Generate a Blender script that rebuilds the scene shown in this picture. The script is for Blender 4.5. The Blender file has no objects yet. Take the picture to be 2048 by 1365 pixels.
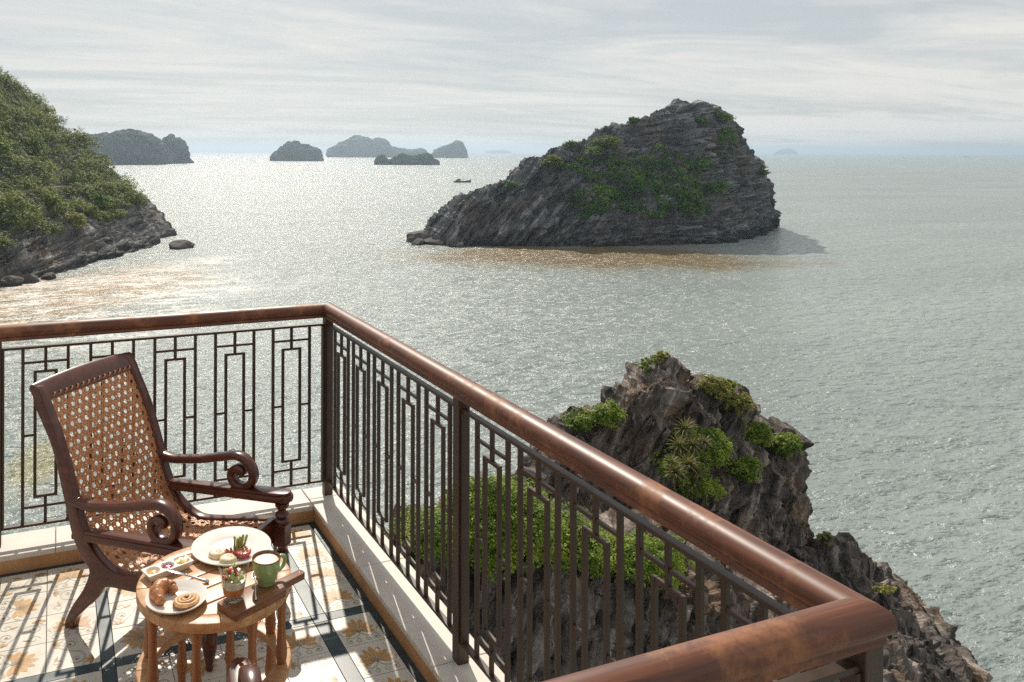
import bpy, bmesh, math, random
import numpy as np
from mathutils import Vector, Matrix

random.seed(7)
sc = bpy.context.scene
COL = sc.collection
R = math.radians
CAMX, CAMY, CAMZ = -1.322, -3.881, 1.842
SEA = CAMZ - 25.0
YAW = R(20.9)
FPX, CXP, HORP = 1590.0, 715.0, 303.5      # focal length and principal point of the photograph (2048 px wide)

# ------------------------------------------------------------------ camera
cam_d = bpy.data.cameras.new('camera')
cam = bpy.data.objects.new('camera', cam_d)
COL.objects.link(cam)
cam_d.sensor_width = 36
cam_d.lens = FPX / 2048 * 36
cam_d.shift_x = (1024 - CXP) / 2048
cam_d.shift_y = (HORP - 682.5) / 2048
cam_d.clip_start = 0.05
cam_d.clip_end = 120000
cam.matrix_world = (Matrix.Translation((CAMX, CAMY, CAMZ)) @ Matrix.Rotation(-YAW, 4, 'Z')
                    @ Matrix.Rotation(R(90), 4, 'X') @ Matrix.Rotation(0.003, 4, 'Z'))
sc.camera = cam

# ------------------------------------------------------------------ sun and sky
SUN_AZ, SUN_EL = R(12.5), R(42.5)          # azimuth clockwise from +Y
sun_d = bpy.data.lights.new('sun', 'SUN')
sun_d.energy = 3.7
sun_d.angle = R(0.55)
sun_d.color = (1.0, 0.915, 0.79)
sun = bpy.data.objects.new('sun', sun_d)
COL.objects.link(sun)
sdir = Vector((math.sin(SUN_AZ) * math.cos(SUN_EL), math.cos(SUN_AZ) * math.cos(SUN_EL), math.sin(SUN_EL)))
sun.rotation_euler = sdir.to_track_quat('Z', 'Y').to_euler()
sun.location = (0, 0, 60)

world = bpy.data.worlds.new('World')
sc.world = world
world.use_nodes = True


def N(nt, typ, **kw):
    n = nt.nodes.new(typ)
    for k, v in kw.items():
        if k.startswith('i_'):
            n.inputs[k[2:].replace('_', ' ')].default_value = v
        elif k.startswith('n'):
            n.inputs[int(k[1:])].default_value = v
        else:
            setattr(n, k, v)
    return n


def math_node(nt, op, a, b=None, clamp=False):
    n = nt.nodes.new('ShaderNodeMath')
    n.operation = op
    n.use_clamp = clamp
    for i, v in enumerate((a, b)):
        if v is None:
            continue
        if isinstance(v, (int, float)):
            n.inputs[i].default_value = v
        else:
            nt.links.new(v, n.inputs[i])
    return n.outputs[0]


def ramp(nt, fac, stops):
    n = nt.nodes.new('ShaderNodeValToRGB')
    el = n.color_ramp.elements
    while len(el) > 1:
        el.remove(el[-1])
    el[0].position = stops[0][0]
    el[0].color = (*stops[0][1], 1) if len(stops[0][1]) == 3 else stops[0][1]
    for p, c in stops[1:]:
        e = el.new(p)
        e.color = (*c, 1) if len(c) == 3 else c
    nt.links.new(fac, n.inputs[0])
    return n.outputs[0]


def mixc(nt, fac, a, b, typ='MIX'):
    n = nt.nodes.new('ShaderNodeMix')
    n.data_type = 'RGBA'
    n.blend_type = typ
    for sock, v in ((n.inputs[0], fac), (n.inputs[6], a), (n.inputs[7], b)):
        if isinstance(v, (int, float)):
            sock.default_value = v
        elif isinstance(v, (tuple, list)):
            sock.default_value = (*v[:3], 1)
        else:
            nt.links.new(v, sock)
    return n.outputs[2]


def build_world():
    nt = world.node_tree
    nt.nodes.clear()
    sky = N(nt, 'ShaderNodeTexSky', sky_type='NISHITA', sun_disc=False, sun_elevation=SUN_EL,
            sun_rotation=SUN_AZ, altitude=20, air_density=1.0, dust_density=1.0, ozone_density=1.4)
    geo = N(nt, 'ShaderNodeTexCoord')
    sep = N(nt, 'ShaderNodeSeparateXYZ')
    nt.links.new(geo.outputs['Generated'], sep.inputs[0])
    zz = math_node(nt, 'MAXIMUM', sep.outputs[2], 0.0)
    den = math_node(nt, 'ADD', zz, 0.055)
    # directions dropped onto a flat cloud layer, so that the clouds crowd towards the horizon
    px = math_node(nt, 'DIVIDE', sep.outputs[0], den)
    py = math_node(nt, 'DIVIDE', sep.outputs[1], den)
    com = N(nt, 'ShaderNodeCombineXYZ')
    nt.links.new(px, com.inputs[0])
    nt.links.new(py, com.inputs[1])

    def layer(scale, rot, stretch, loc, detail, rough, dist=0.0):
        mp = N(nt, 'ShaderNodeMapping')
        mp.inputs['Rotation'].default_value = (0, 0, rot)
        mp.inputs['Scale'].default_value = (stretch, 1, 1)
        mp.inputs['Location'].default_value = loc
        nt.links.new(com.outputs[0], mp.inputs[0])
        no = N(nt, 'ShaderNodeTexNoise', i_Scale=scale, i_Detail=detail, i_Roughness=rough, i_Distortion=dist)
        nt.links.new(mp.outputs[0], no.inputs['Vector'])
        return no.outputs[0]
    a = layer(0.30, R(24), 0.50, (3.1, 1.7, 0), 9, 0.60, 0.9)
    b = layer(1.0, R(28), 0.42, (7.3, 2.2, 0), 9, 0.68, 1.1)
    s = math_node(nt, 'ADD', math_node(nt, 'MULTIPLY', a, 0.68), math_node(nt, 'MULTIPLY', b, 0.32))
    cov = ramp(nt, s, [(0.42, (0, 0, 0)), (0.48, (0.42, 0.42, 0.42)), (0.55, (1, 1, 1))])
    # thin veil everywhere, brighter bands where the layer is thick
    sky2 = mixc(nt, 0.84, sky.outputs[0], (5.35, 5.6, 5.6))
    col = mixc(nt, math_node(nt, 'MULTIPLY', cov, 0.9), sky2, (8.1, 7.9, 7.45))
    bg = N(nt, 'ShaderNodeBackground')
    bg.inputs['Strength'].default_value = 0.085
    nt.links.new(col, bg.inputs['Color'])
    out = N(nt, 'ShaderNodeOutputWorld')
    nt.links.new(bg.outputs[0], out.inputs[0])


build_world()
vs = sc.view_settings
vs.view_transform = 'Standard'
vs.look = 'None'
vs.gamma = 1.0
vs.use_curve_mapping = False
vs.exposure = 0.30
cy = sc.cycles
cy.use_denoising = False
cy.use_adaptive_sampling = False
cy.max_bounces = 8
cy.diffuse_bounces = 3
cy.glossy_bounces = 3
cy.transmission_bounces = 8
cy.transparent_max_bounces = 12
cy.volume_bounces = 0
cy.sample_clamp_indirect = 6.0
cy.caustics_reflective = False


# ------------------------------------------------------------------ picture <-> place helpers (used once, to find world positions)
FWD = np.array([math.sin(YAW), math.cos(YAW)])
RGT = np.array([math.cos(YAW), -math.sin(YAW)])


def at_depth(px, py, dep):
    v = FWD + RGT * ((px - CXP) / FPX)
    return Vector((CAMX + v[0] * dep, CAMY + v[1] * dep, CAMZ - (py - HORP - 0.003 * (px - CXP)) / FPX * dep))


def at_z(px, py, z):
    dep = (CAMZ - z) * FPX / (py - HORP - 0.003 * (px - CXP))
    return at_depth(px, py, dep)


# ------------------------------------------------------------------ object helpers
def tag(o, label=None, cat=None, group=None, kind=None):
    if label:
        o['label'] = label
    if cat:
        o['category'] = cat
    if group:
        o['group'] = group
    if kind:
        o['kind'] = kind
    return o


def link(name, me, parent=None, loc=None, rot=None):
    o = bpy.data.objects.new(name, me)
    COL.objects.link(o)
    if parent is not None:
        o.parent = parent
    if loc is not None:
        o.location = loc
    if rot is not None:
        o.rotation_euler = rot if isinstance(rot, (tuple, list)) else (0, 0, rot)
    return o


def empty(name, loc=(0, 0, 0), rz=0.0):
    o = bpy.data.objects.new(name, None)
    o.empty_display_size = 0.1
    COL.objects.link(o)
    o.location = loc
    o.rotation_euler = (0, 0, rz)
    return o


def copy_tree(o, parent=None):
    c = o.copy()
    COL.objects.link(c)
    c.parent = parent
    for ch in list(o.children):
        copy_tree(ch, c)
    return c


def setmat(me, m):
    for x in (m if isinstance(m, (list, tuple)) else [m]):
        me.materials.append(x)


def smooth(me, on=True):
    me.polygons.foreach_set('use_smooth', [on] * len(me.polygons))


def from_bm(name, bm, m, sm=False):
    me = bpy.data.meshes.new(name)
    bmesh.ops.recalc_face_normals(bm, faces=bm.faces)
    bm.to_mesh(me)
    bm.free()
    setmat(me, m)
    if sm:
        smooth(me)
    return me


def smooth_by_angle(me, deg=35):
    smooth(me)
    bm = bmesh.new()
    bm.from_mesh(me)
    lim = R(deg)
    for e in bm.edges:
        if len(e.link_faces) == 2 and e.calc_face_angle(0) > lim:
            e.smooth = False
    bm.to_mesh(me)
    bm.free()


def mesh_np(name, V, F, m, sm=True, mi=None):
    """V (n,3) floats, F (k,3) or (k,4) ints"""
    V = np.asarray(V, dtype=np.float32)
    F = np.asarray(F, dtype=np.int32)
    me = bpy.data.meshes.new(name)
    n, k = F.shape
    me.vertices.add(len(V))
    me.vertices.foreach_set('co', V.ravel())
    me.loops.add(n * k)
    me.loops.foreach_set('vertex_index', F.ravel())
    me.polygons.add(n)
    me.polygons.foreach_set('loop_start', np.arange(0, n * k, k, dtype=np.int32))
    me.polygons.foreach_set('loop_total', np.full(n, k, dtype=np.int32))
    if mi is not None:
        me.polygons.foreach_set('material_index', np.asarray(mi, dtype=np.int32))
    me.polygons.foreach_set('use_smooth', np.full(n, sm, dtype=bool))
    setmat(me, m)
    me.update(calc_edges=True)
    return me


def grid_faces(nu, nv, wrap_v=False):
    i = np.arange(nu - 1)[:, None]
    j = np.arange(nv if wrap_v else nv - 1)[None, :]
    j2 = (j + 1) % nv
    return np.stack([i * nv + j, (i + 1) * nv + j, (i + 1) * nv + j2, i * nv + j2], -1).reshape(-1, 4)


def box_me(name, size, m, bev=0.0, center=(0, 0, 0), seg=1):
    bm = bmesh.new()
    bmesh.ops.create_cube(bm, size=1)
    for v in bm.verts:
        v.co = Vector((v.co.x * size[0] + center[0], v.co.y * size[1] + center[1], v.co.z * size[2] + center[2]))
    if bev:
        bmesh.ops.bevel(bm, geom=bm.edges[:], offset=bev, segments=seg, affect='EDGES', profile=0.5)
    return from_bm(name, bm, m)


_bars = {}


def bar(name, p0, p1, w, d, m, parent, bev=0.0012):
    """a straight square bar between two points (axis aligned pieces share data)"""
    p0, p1 = Vector(p0), Vector(p1)
    v = p1 - p0
    ln = round(v.length, 4)
    key = (ln, w, d, m.name)
    if key not in _bars:
        _bars[key] = box_me(name, (w, d, ln), m, bev)
    o = link(name, _bars[key], parent, (p0 + p1) / 2)
    if abs(v.z) < 1e-6:
        if abs(v.x) > abs(v.y):
            o.rotation_euler = (0, R(90), 0)
        else:
            o.rotation_euler = (R(90), 0, 0)
    return o


def lathe_me(name, prof, m, seg=32, sm=True, ang=40):
    """prof: list of (r, z)"""
    V, F = [], []
    n = len(prof)
    for i in range(seg):
        a = 2 * math.pi * i / seg
        for r, z in prof:
            V.append((max(r, 1e-5) * math.cos(a), max(r, 1e-5) * math.sin(a), z))
    for i in range(seg):
        j = (i + 1) % seg
        for k in range(n - 1):
            F.append((i * n + k, j * n + k, j * n + k + 1, i * n + k + 1))
    me = mesh_np(name, V, F, m, sm)
    bm = bmesh.new()
    bm.from_mesh(me)
    bmesh.ops.remove_doubles(bm, verts=bm.verts, dist=3e-5)
    bmesh.ops.recalc_face_normals(bm, faces=bm.faces)
    bm.to_mesh(me)
    bm.free()
    if sm:
        smooth_by_angle(me, ang)
    return me


def catmull(P, n=8, closed=False):
    P = [np.array(p, float) for p in P]
    out = []
    m = len(P)
    for i in range(m if closed else m - 1):
        p0 = P[(i - 1) % m] if (closed or i > 0) else 2 * P[0] - P[1]
        p1, p2 = P[i], P[(i + 1) % m]
        p3 = P[(i + 2) % m] if (closed or i + 2 < m) else 2 * P[-1] - P[-2]
        for k in range(n):
            t = k / n
            out.append(0.5 * ((2 * p1) + (-p0 + p2) * t + (2 * p0 - 5 * p1 + 4 * p2 - p3) * t * t
                              + (-p0 + 3 * p1 - 3 * p2 + p3) * t ** 3))
    if not closed:
        out.append(P[-1])
    return out


def tube_me(name, path, rad, m, seg=10, cap=True, sm=True):
    """path: list of 3D points, rad: float or list"""
    P = [Vector(p) for p in path]
    n = len(P)
    rr = rad if isinstance(rad, (list, tuple)) else [rad] * n
    V, F = [], []
    up = Vector((0, 0, 1))
    prev = None
    for i, p in enumerate(P):
        t = (P[min(i + 1, n - 1)] - P[max(i - 1, 0)]).normalized()
        if prev is None:
            a = t.cross(up)
            if a.length < 1e-3:
                a = t.cross(Vector((1, 0, 0)))
        else:
            a = prev - t * prev.dot(t)
        a.normalize()
        prev = a
        b = t.cross(a)
        for k in range(seg):
            an = 2 * math.pi * k / seg
            V.append(p + a * (rr[i] * math.cos(an)) + b * (rr[i] * math.sin(an)))
    for i in range(n - 1):
        for k in range(seg):
            k2 = (k + 1) % seg
            F.append((i * seg + k, (i + 1) * seg + k, (i + 1) * seg + k2, i * seg + k2))
    me = bpy.data.meshes.new(name)
    F = [tuple(f) for f in F]
    if cap:
        F.append(tuple(range(seg)))
        F.append(tuple(reversed(range((n - 1) * seg, n * seg))))
    me.from_pydata([tuple(v) for v in V], [], F)
    setmat(me, m)
    if sm:
        smooth(me)
    bm = bmesh.new()
    bm.from_mesh(me)
    bmesh.ops.recalc_face_normals(bm, faces=bm.faces)
    bm.to_mesh(me)
    bm.free()
    return me


def extrude_me(name, outline, a0, a1, axes, m, bev=0.0, ang=30):
    """outline of 2D points extruded between a0 and a1; axes: function (u, v, a) -> xyz"""
    bm = bmesh.new()
    lo = [bm.verts.new(axes(u, v, a0)) for u, v in outline]
    hi = [bm.verts.new(axes(u, v, a1)) for u, v in outline]
    n = len(lo)
    f0 = bm.faces.new(lo)
    f1 = bm.faces.new(list(reversed(hi)))
    for i in range(n):
        j = (i + 1) % n
        bm.faces.new((lo[i], hi[i], hi[j], lo[j]))
    bmesh.ops.recalc_face_normals(bm, faces=bm.faces)
    if bev:
        ed = [e for e in bm.edges if (e in f0.edges or e in f1.edges)]
        bmesh.ops.bevel(bm, geom=ed, offset=bev, segments=2, affect='EDGES', profile=0.5, clamp_overlap=True)
    me = from_bm(name, bm, m)
    smooth_by_angle(me, ang)
    return me


# ------------------------------------------------------------------ numpy noise
def _hash(ix, iy, iz, seed):
    h = (ix.astype(np.int64) * 374761393 + iy.astype(np.int64) * 668265263 + iz.astype(np.int64) * 1274126177 + seed * 974634777) & 0xFFFFFFFF
    h = ((h ^ (h >> 13)) * 1274126177) & 0xFFFFFFFF
    h = (h ^ (h >> 16)) & 0xFFFFFFFF
    return h.astype(np.float64) / 4294967295.0


def vnoise(P, seed=0):
    P = np.asarray(P, float)
    i = np.floor(P)
    f = P - i
    f = f * f * f * (f * (f * 6 - 15) + 10)
    ix, iy, iz = i[..., 0], i[..., 1], i[..., 2]
    out = 0
    for dx in (0, 1):
        wx = f[..., 0] if dx else 1 - f[..., 0]
        for dy in (0, 1):
            wy = f[..., 1] if dy else 1 - f[..., 1]
            for dz in (0, 1):
                wz = f[..., 2] if dz else 1 - f[..., 2]
                out = out + wx * wy * wz * _hash(ix + dx, iy + dy, iz + dz, seed)
    return out * 2 - 1


def fbm(P, octv=4, lac=2.03, gain=0.5, seed=0, ridge=False):
    P = np.asarray(P, float)
    a, s, tot = 1.0, 0, 0
    for o in range(octv):
        v = vnoise(P, seed + o * 17)
        if ridge:
            v = 1 - 2 * np.abs(v)
        s = s + a * v
        tot += a
        P = P * lac + 13.7
        a *= gain
    return s / tot


# ------------------------------------------------------------------ materials
def new_mat(name):
    m = bpy.data.materials.new(name)
    m.use_nodes = True
    nt = m.node_tree
    nt.nodes.clear()
    out = N(nt, 'ShaderNodeOutputMaterial')
    p = N(nt, 'ShaderNodeBsdfPrincipled')
    nt.links.new(p.outputs[0], out.inputs[0])
    return m, nt, p, out


def simple_mat(name, col, rough=0.5, var=0.15, scale=20.0, bump=0.0, bscale=80.0, metal=0.0, coat=0.0, sub=0.0, spec=0.5):
    m, nt, p, out = new_mat(name)
    tc = N(nt, 'ShaderNodeTexCoord')
    no = N(nt, 'ShaderNodeTexNoise', i_Scale=scale, i_Detail=6, i_Roughness=0.6)
    nt.links.new(tc.outputs['Object'], no.inputs['Vector'])
    lo = [c * (1 - var) for c in col]
    hi = [min(1, c * (1 + var)) for c in col]
    nt.links.new(ramp(nt, no.outputs[0], [(0.3, lo), (0.7, hi)]), p.inputs['Base Color'])
    rr = N(nt, 'ShaderNodeMapRange', n1=0.3, n2=0.7, n3=max(0.02, rough - 0.06), n4=rough + 0.06)
    nt.links.new(no.outputs[0], rr.inputs[0])
    nt.links.new(rr.outputs[0], p.inputs['Roughness'])
    p.inputs['Metallic'].default_value = metal
    p.inputs['Specular IOR Level'].default_value = spec
    p.inputs['Coat Weight'].default_value = coat
    if sub:
        p.inputs['Subsurface Weight'].default_value = sub
        p.inputs['Subsurface Radius'].default_value = (0.01, 0.006, 0.003)
    if bump:
        n2 = N(nt, 'ShaderNodeTexNoise', i_Scale=bscale, i_Detail=5)
        nt.links.new(tc.outputs['Object'], n2.inputs['Vector'])
        bp = N(nt, 'ShaderNodeBump', i_Strength=0.6, i_Distance=bump)
        nt.links.new(n2.outputs[0], bp.inputs['Height'])
        nt.links.new(bp.outputs[0], p.inputs['Normal'])
    return m


def wood_mat(name, dark, light, rough=0.35, stretch=(2, 30, 30), coat=0.0, worn=None, scale=1.0, bump=0.0004):
    m, nt, p, out = new_mat(name)
    tc = N(nt, 'ShaderNodeTexCoord')
    mp = N(nt, 'ShaderNodeMapping')
    mp.inputs['Scale'].default_value = stretch
    nt.links.new(tc.outputs['Object'], mp.inputs[0])
    no = N(nt, 'ShaderNodeTexNoise', i_Scale=scale, i_Detail=7, i_Roughness=0.62, i_Distortion=0.6)
    nt.links.new(mp.outputs[0], no.inputs['Vector'])
    col = ramp(nt, no.outputs[0], [(0.3, dark), (0.55, [(a + b) / 2 for a, b in zip(dark, light)]), (0.72, light)])
    rv = rough
    if worn:
        n2 = N(nt, 'ShaderNodeTexNoise', i_Scale=7.0, i_Detail=9, i_Roughness=0.72)
        nt.links.new(tc.outputs['Object'], n2.inputs['Vector'])
        w = ramp(nt, n2.outputs[0], [(0.52, (0, 0, 0)), (0.66, (1, 1, 1))])
        col = mixc(nt, math_node(nt, 'MULTIPLY', w, 0.65), col, worn)
        r2 = N(nt, 'ShaderNodeMapRange', n3=rough, n4=min(1, rough + 0.25))
        nt.links.new(w, r2.inputs[0])
        nt.links.new(r2.outputs[0], p.inputs['Roughness'])
    else:
        p.inputs['Roughness'].default_value = rough
    nt.links.new(col, p.inputs['Base Color'])
    p.inputs['Coat Weight'].default_value = coat
    p.inputs['Coat Roughness'].default_value = 0.38
    bp = N(nt, 'ShaderNodeBump', i_Strength=0.5, i_Distance=bump)
    nt.links.new(no.outputs[0], bp.inputs['Height'])
    nt.links.new(bp.outputs[0], p.inputs['Normal'])
    return m


M = {}
M['bronze'] = simple_mat('bronze_paint', (0.052, 0.029, 0.018), 0.42, 0.2, 14, 0.0002, 300)
M['handrail'] = wood_mat('handrail_wood', (0.058, 0.015, 0.006), (0.215, 0.064, 0.023), 0.46, (3, 60, 60), 0.10, worn=(0.38, 0.155, 0.062))
M['handrail_y'] = wood_mat('handrail_wood_side', (0.058, 0.015, 0.006), (0.215, 0.064, 0.023), 0.46, (60, 3, 60), 0.10, worn=(0.38, 0.155, 0.062))
M['stone'] = simple_mat('kerb_stone', (0.62, 0.56, 0.49), 0.55, 0.1, 9, 0.0004, 120)
M['ochre'] = simple_mat('ochre_skirting', (0.47, 0.25, 0.11), 0.5, 0.22, 7, 0.0005, 90)
M['bolt'] = simple_mat('dark_bolt', (0.02, 0.02, 0.022), 0.4)
M['slab'] = simple_mat('concrete', (0.4, 0.37, 0.33), 0.8, 0.15, 4)
M['chair'] = wood_mat('mahogany', (0.048, 0.011, 0.005), (0.145, 0.034, 0.014), 0.24, (5, 40, 40), 0.25)
M['cane'] = simple_mat('cane', (0.52, 0.215, 0.082), 0.45, 0.3, 60)
M['teak'] = wood_mat('table_teak', (0.37, 0.17, 0.070), (0.63, 0.38, 0.185), 0.42, (4, 36, 36), 0.1)
M['bamboo'] = wood_mat('turned_leg_wood', (0.26, 0.095, 0.034), (0.42, 0.175, 0.065), 0.36, (36, 36, 4), 0.1)
M['board'] = wood_mat('board_wood', (0.13, 0.050, 0.020), (0.30, 0.130, 0.055), 0.42, (4, 44, 44))
# ------------------------------------------------------------------ balcony
TILE = 0.1855
M['tile_cream'] = simple_mat('tile_cream', (0.58, 0.53, 0.45), 0.32, 0.10, 11, 0.0002, 200)
M['tile_ochre'] = simple_mat('tile_ochre', (0.46, 0.25, 0.08), 0.36, 0.2, 30)
M['tile_umber'] = simple_mat('tile_umber', (0.20, 0.145, 0.085), 0.36, 0.2, 30)
M['tile_grey'] = simple_mat('tile_grey_scroll', (0.40, 0.35, 0.27), 0.36, 0.15, 30)
M['tile_teal'] = simple_mat('tile_teal', (0.020, 0.042, 0.050), 0.34, 0.45, 16, 0.0002, 200)


def ribbon2d(bm, pts, w0, w1, z, mi):
    pts = [Vector((p[0], p[1], 0)) for p in pts]
    n = len(pts)
    L, Rr = [], []
    for i, p in enumerate(pts):
        t = (pts[min(i + 1, n - 1)] - pts[max(i - 1, 0)]).normalized()
        nn = Vector((-t.y, t.x, 0))
        w = (w0 + (w1 - w0) * i / (n - 1)) / 2
        L.append(bm.verts.new((p.x + nn.x * w, p.y + nn.y * w, z)))
        Rr.append(bm.verts.new((p.x - nn.x * w, p.y - nn.y * w, z)))
    for i in range(n - 1):
        f = bm.faces.new((Rr[i], Rr[i + 1], L[i + 1], L[i]))
        f.material_index = mi


def disc2d(bm, c, r, z, mi, n=10):
    f = bm.faces.new([bm.verts.new((c[0] + r * math.cos(2 * math.pi * k / n), c[1] + r * math.sin(2 * math.pi * k / n), z)) for k in range(n)])
    f.material_index = mi


def petal(bm, c, ang, r0, r1, w, z, mi, midrib=True):
    d = (math.sin(ang), math.cos(ang))
    e = (d[1], -d[0])
    prof = [(0, 0.10), (0.25, 0.42), (0.5, 0.85), (0.68, 1.0), (0.82, 0.82), (0.93, 0.42), (1, 0.0)]
    Ls, Rs = [], []
    for t, ww in prof:
        q = r0 + (r1 - r0) * t
        Ls.append((c[0] + d[0] * q + e[0] * w * ww / 2, c[1] + d[1] * q + e[1] * w * ww / 2))
        Rs.append((c[0] + d[0] * q - e[0] * w * ww / 2, c[1] + d[1] * q - e[1] * w * ww / 2))
    ring = Ls + Rs[-2::-1]
    f = bm.faces.new([bm.verts.new((x, y, z)) for x, y in ring])
    f.material_index = mi
    if midrib:
        ribbon2d(bm, [(c[0] + d[0] * q, c[1] + d[1] * q) for q in (r0, (r0 + r1) / 2, r0 + (r1 - r0) * 0.8)], 0.0022, 0.0006, z + 0.0003, 2)


def scroll(c, r0, turns, a0, sgn, n=26):
    out = []
    for i in range(n + 1):
        t = i / n
        a = a0 + sgn * t * turns * 2 * math.pi
        r = r0 * (1 - 0.82 * t)
        out.append((c[0] + r * math.cos(a), c[1] + r * math.sin(a)))
    return out


def tile_base(sx, sy):
    bm = bmesh.new()
    bmesh.ops.create_cube(bm, size=1)
    for v in bm.verts:
        v.co = Vector((v.co.x * (sx - 0.0022), v.co.y * (sy - 0.0022), v.co.z * 0.02 - 0.01))
    bmesh.ops.bevel(bm, geom=[e for e in bm.edges if e.verts[0].co.z > -0.001 and e.verts[1].co.z > -0.001], offset=0.0009, segments=1, affect='EDGES')
    return bm


def flower_tile():
    bm = tile_base(TILE, TILE)
    z = 0.0005
    c = (0.0, -0.018)
    for k in range(9):
        a = R(-100 + 25 * k)
        ln = 0.088 - 0.020 * abs(k - 4) / 4
        petal(bm, c, a, 0.008, ln, 0.0235, z + 0.00006 * (k % 2), 1)
    disc2d(bm, c, 0.008, z + 0.0006, 2)
    for s in (-1, 1):
        stem = catmull([(0, -0.022), (s * 0.016, -0.044), (s * 0.042, -0.052), (s * 0.062, -0.040), (s * 0.070, -0.055)], 6)
        ribbon2d(bm, stem, 0.006, 0.004, z + 0.0001, 3)
        ribbon2d(bm, scroll((s * 0.058, -0.066), 0.0175, 1.25, R(90) if s > 0 else R(90), -s), 0.0055, 0.002, z + 0.0002, 3)
        ribbon2d(bm, scroll((s * 0.024, -0.070), 0.014, 1.2, R(90), s), 0.005, 0.002, z + 0.0002, 3)
        petal(bm, (s * 0.075, -0.028), R(s * 25), 0.0, 0.026, 0.010, z + 0.0003, 3, False)
        disc2d(bm, (s * 0.058, -0.066), 0.0045, z + 0.0003, 2)
    me = bpy.data.meshes.new('tile')
    bm.to_mesh(me)
    bm.free()
    setmat(me, [M['tile_cream'], M['tile_ochre'], M['tile_umber'], M['tile_grey']])
    return me


def scroll_tile():
    bm = tile_base(TILE, TILE)
    z = 0.0005
    for s in (-1, 1):
        vine = catmull([(-0.091 * s, -0.030 * s), (-0.052 * s, -0.052 * s), (-0.016 * s, -0.018 * s), (0.010 * s, 0.030 * s), (0.052 * s, 0.040 * s), (0.091 * s, 0.030 * s)], 7)
        if s > 0:
            ribbon2d(bm, vine, 0.0065, 0.0065, z, 3)
        ribbon2d(bm, scroll((s * 0.048, s * 0.010), 0.026, 1.35, R(90 if s > 0 else -90), -1), 0.0055, 0.002, z + 0.0002, 3)
        ribbon2d(bm, scroll((-s * 0.050, s * 0.056), 0.022, 1.2, R(180 if s > 0 else 0), 1), 0.005, 0.002, z + 0.0002, 3)
        for k in range(4):
            petal(bm, (s * 0.066, s * 0.070), R(-60 + 40 * k + (180 if s > 0 else 0)), 0.002, 0.030, 0.012, z + 0.0003, 1)
        disc2d(bm, (s * 0.048, s * 0.010), 0.005, z + 0.0003, 2)
        petal(bm, (s * 0.010, -s * 0.052), R(s * 110), 0.0, 0.030, 0.012, z + 0.0003, 1)
    me = bpy.data.meshes.new('tile')
    bm.to_mesh(me)
    bm.free()
    setmat(me, [M['tile_cream'], M['tile_ochre'], M['tile_umber'], M['tile_grey']])
    return me


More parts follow.
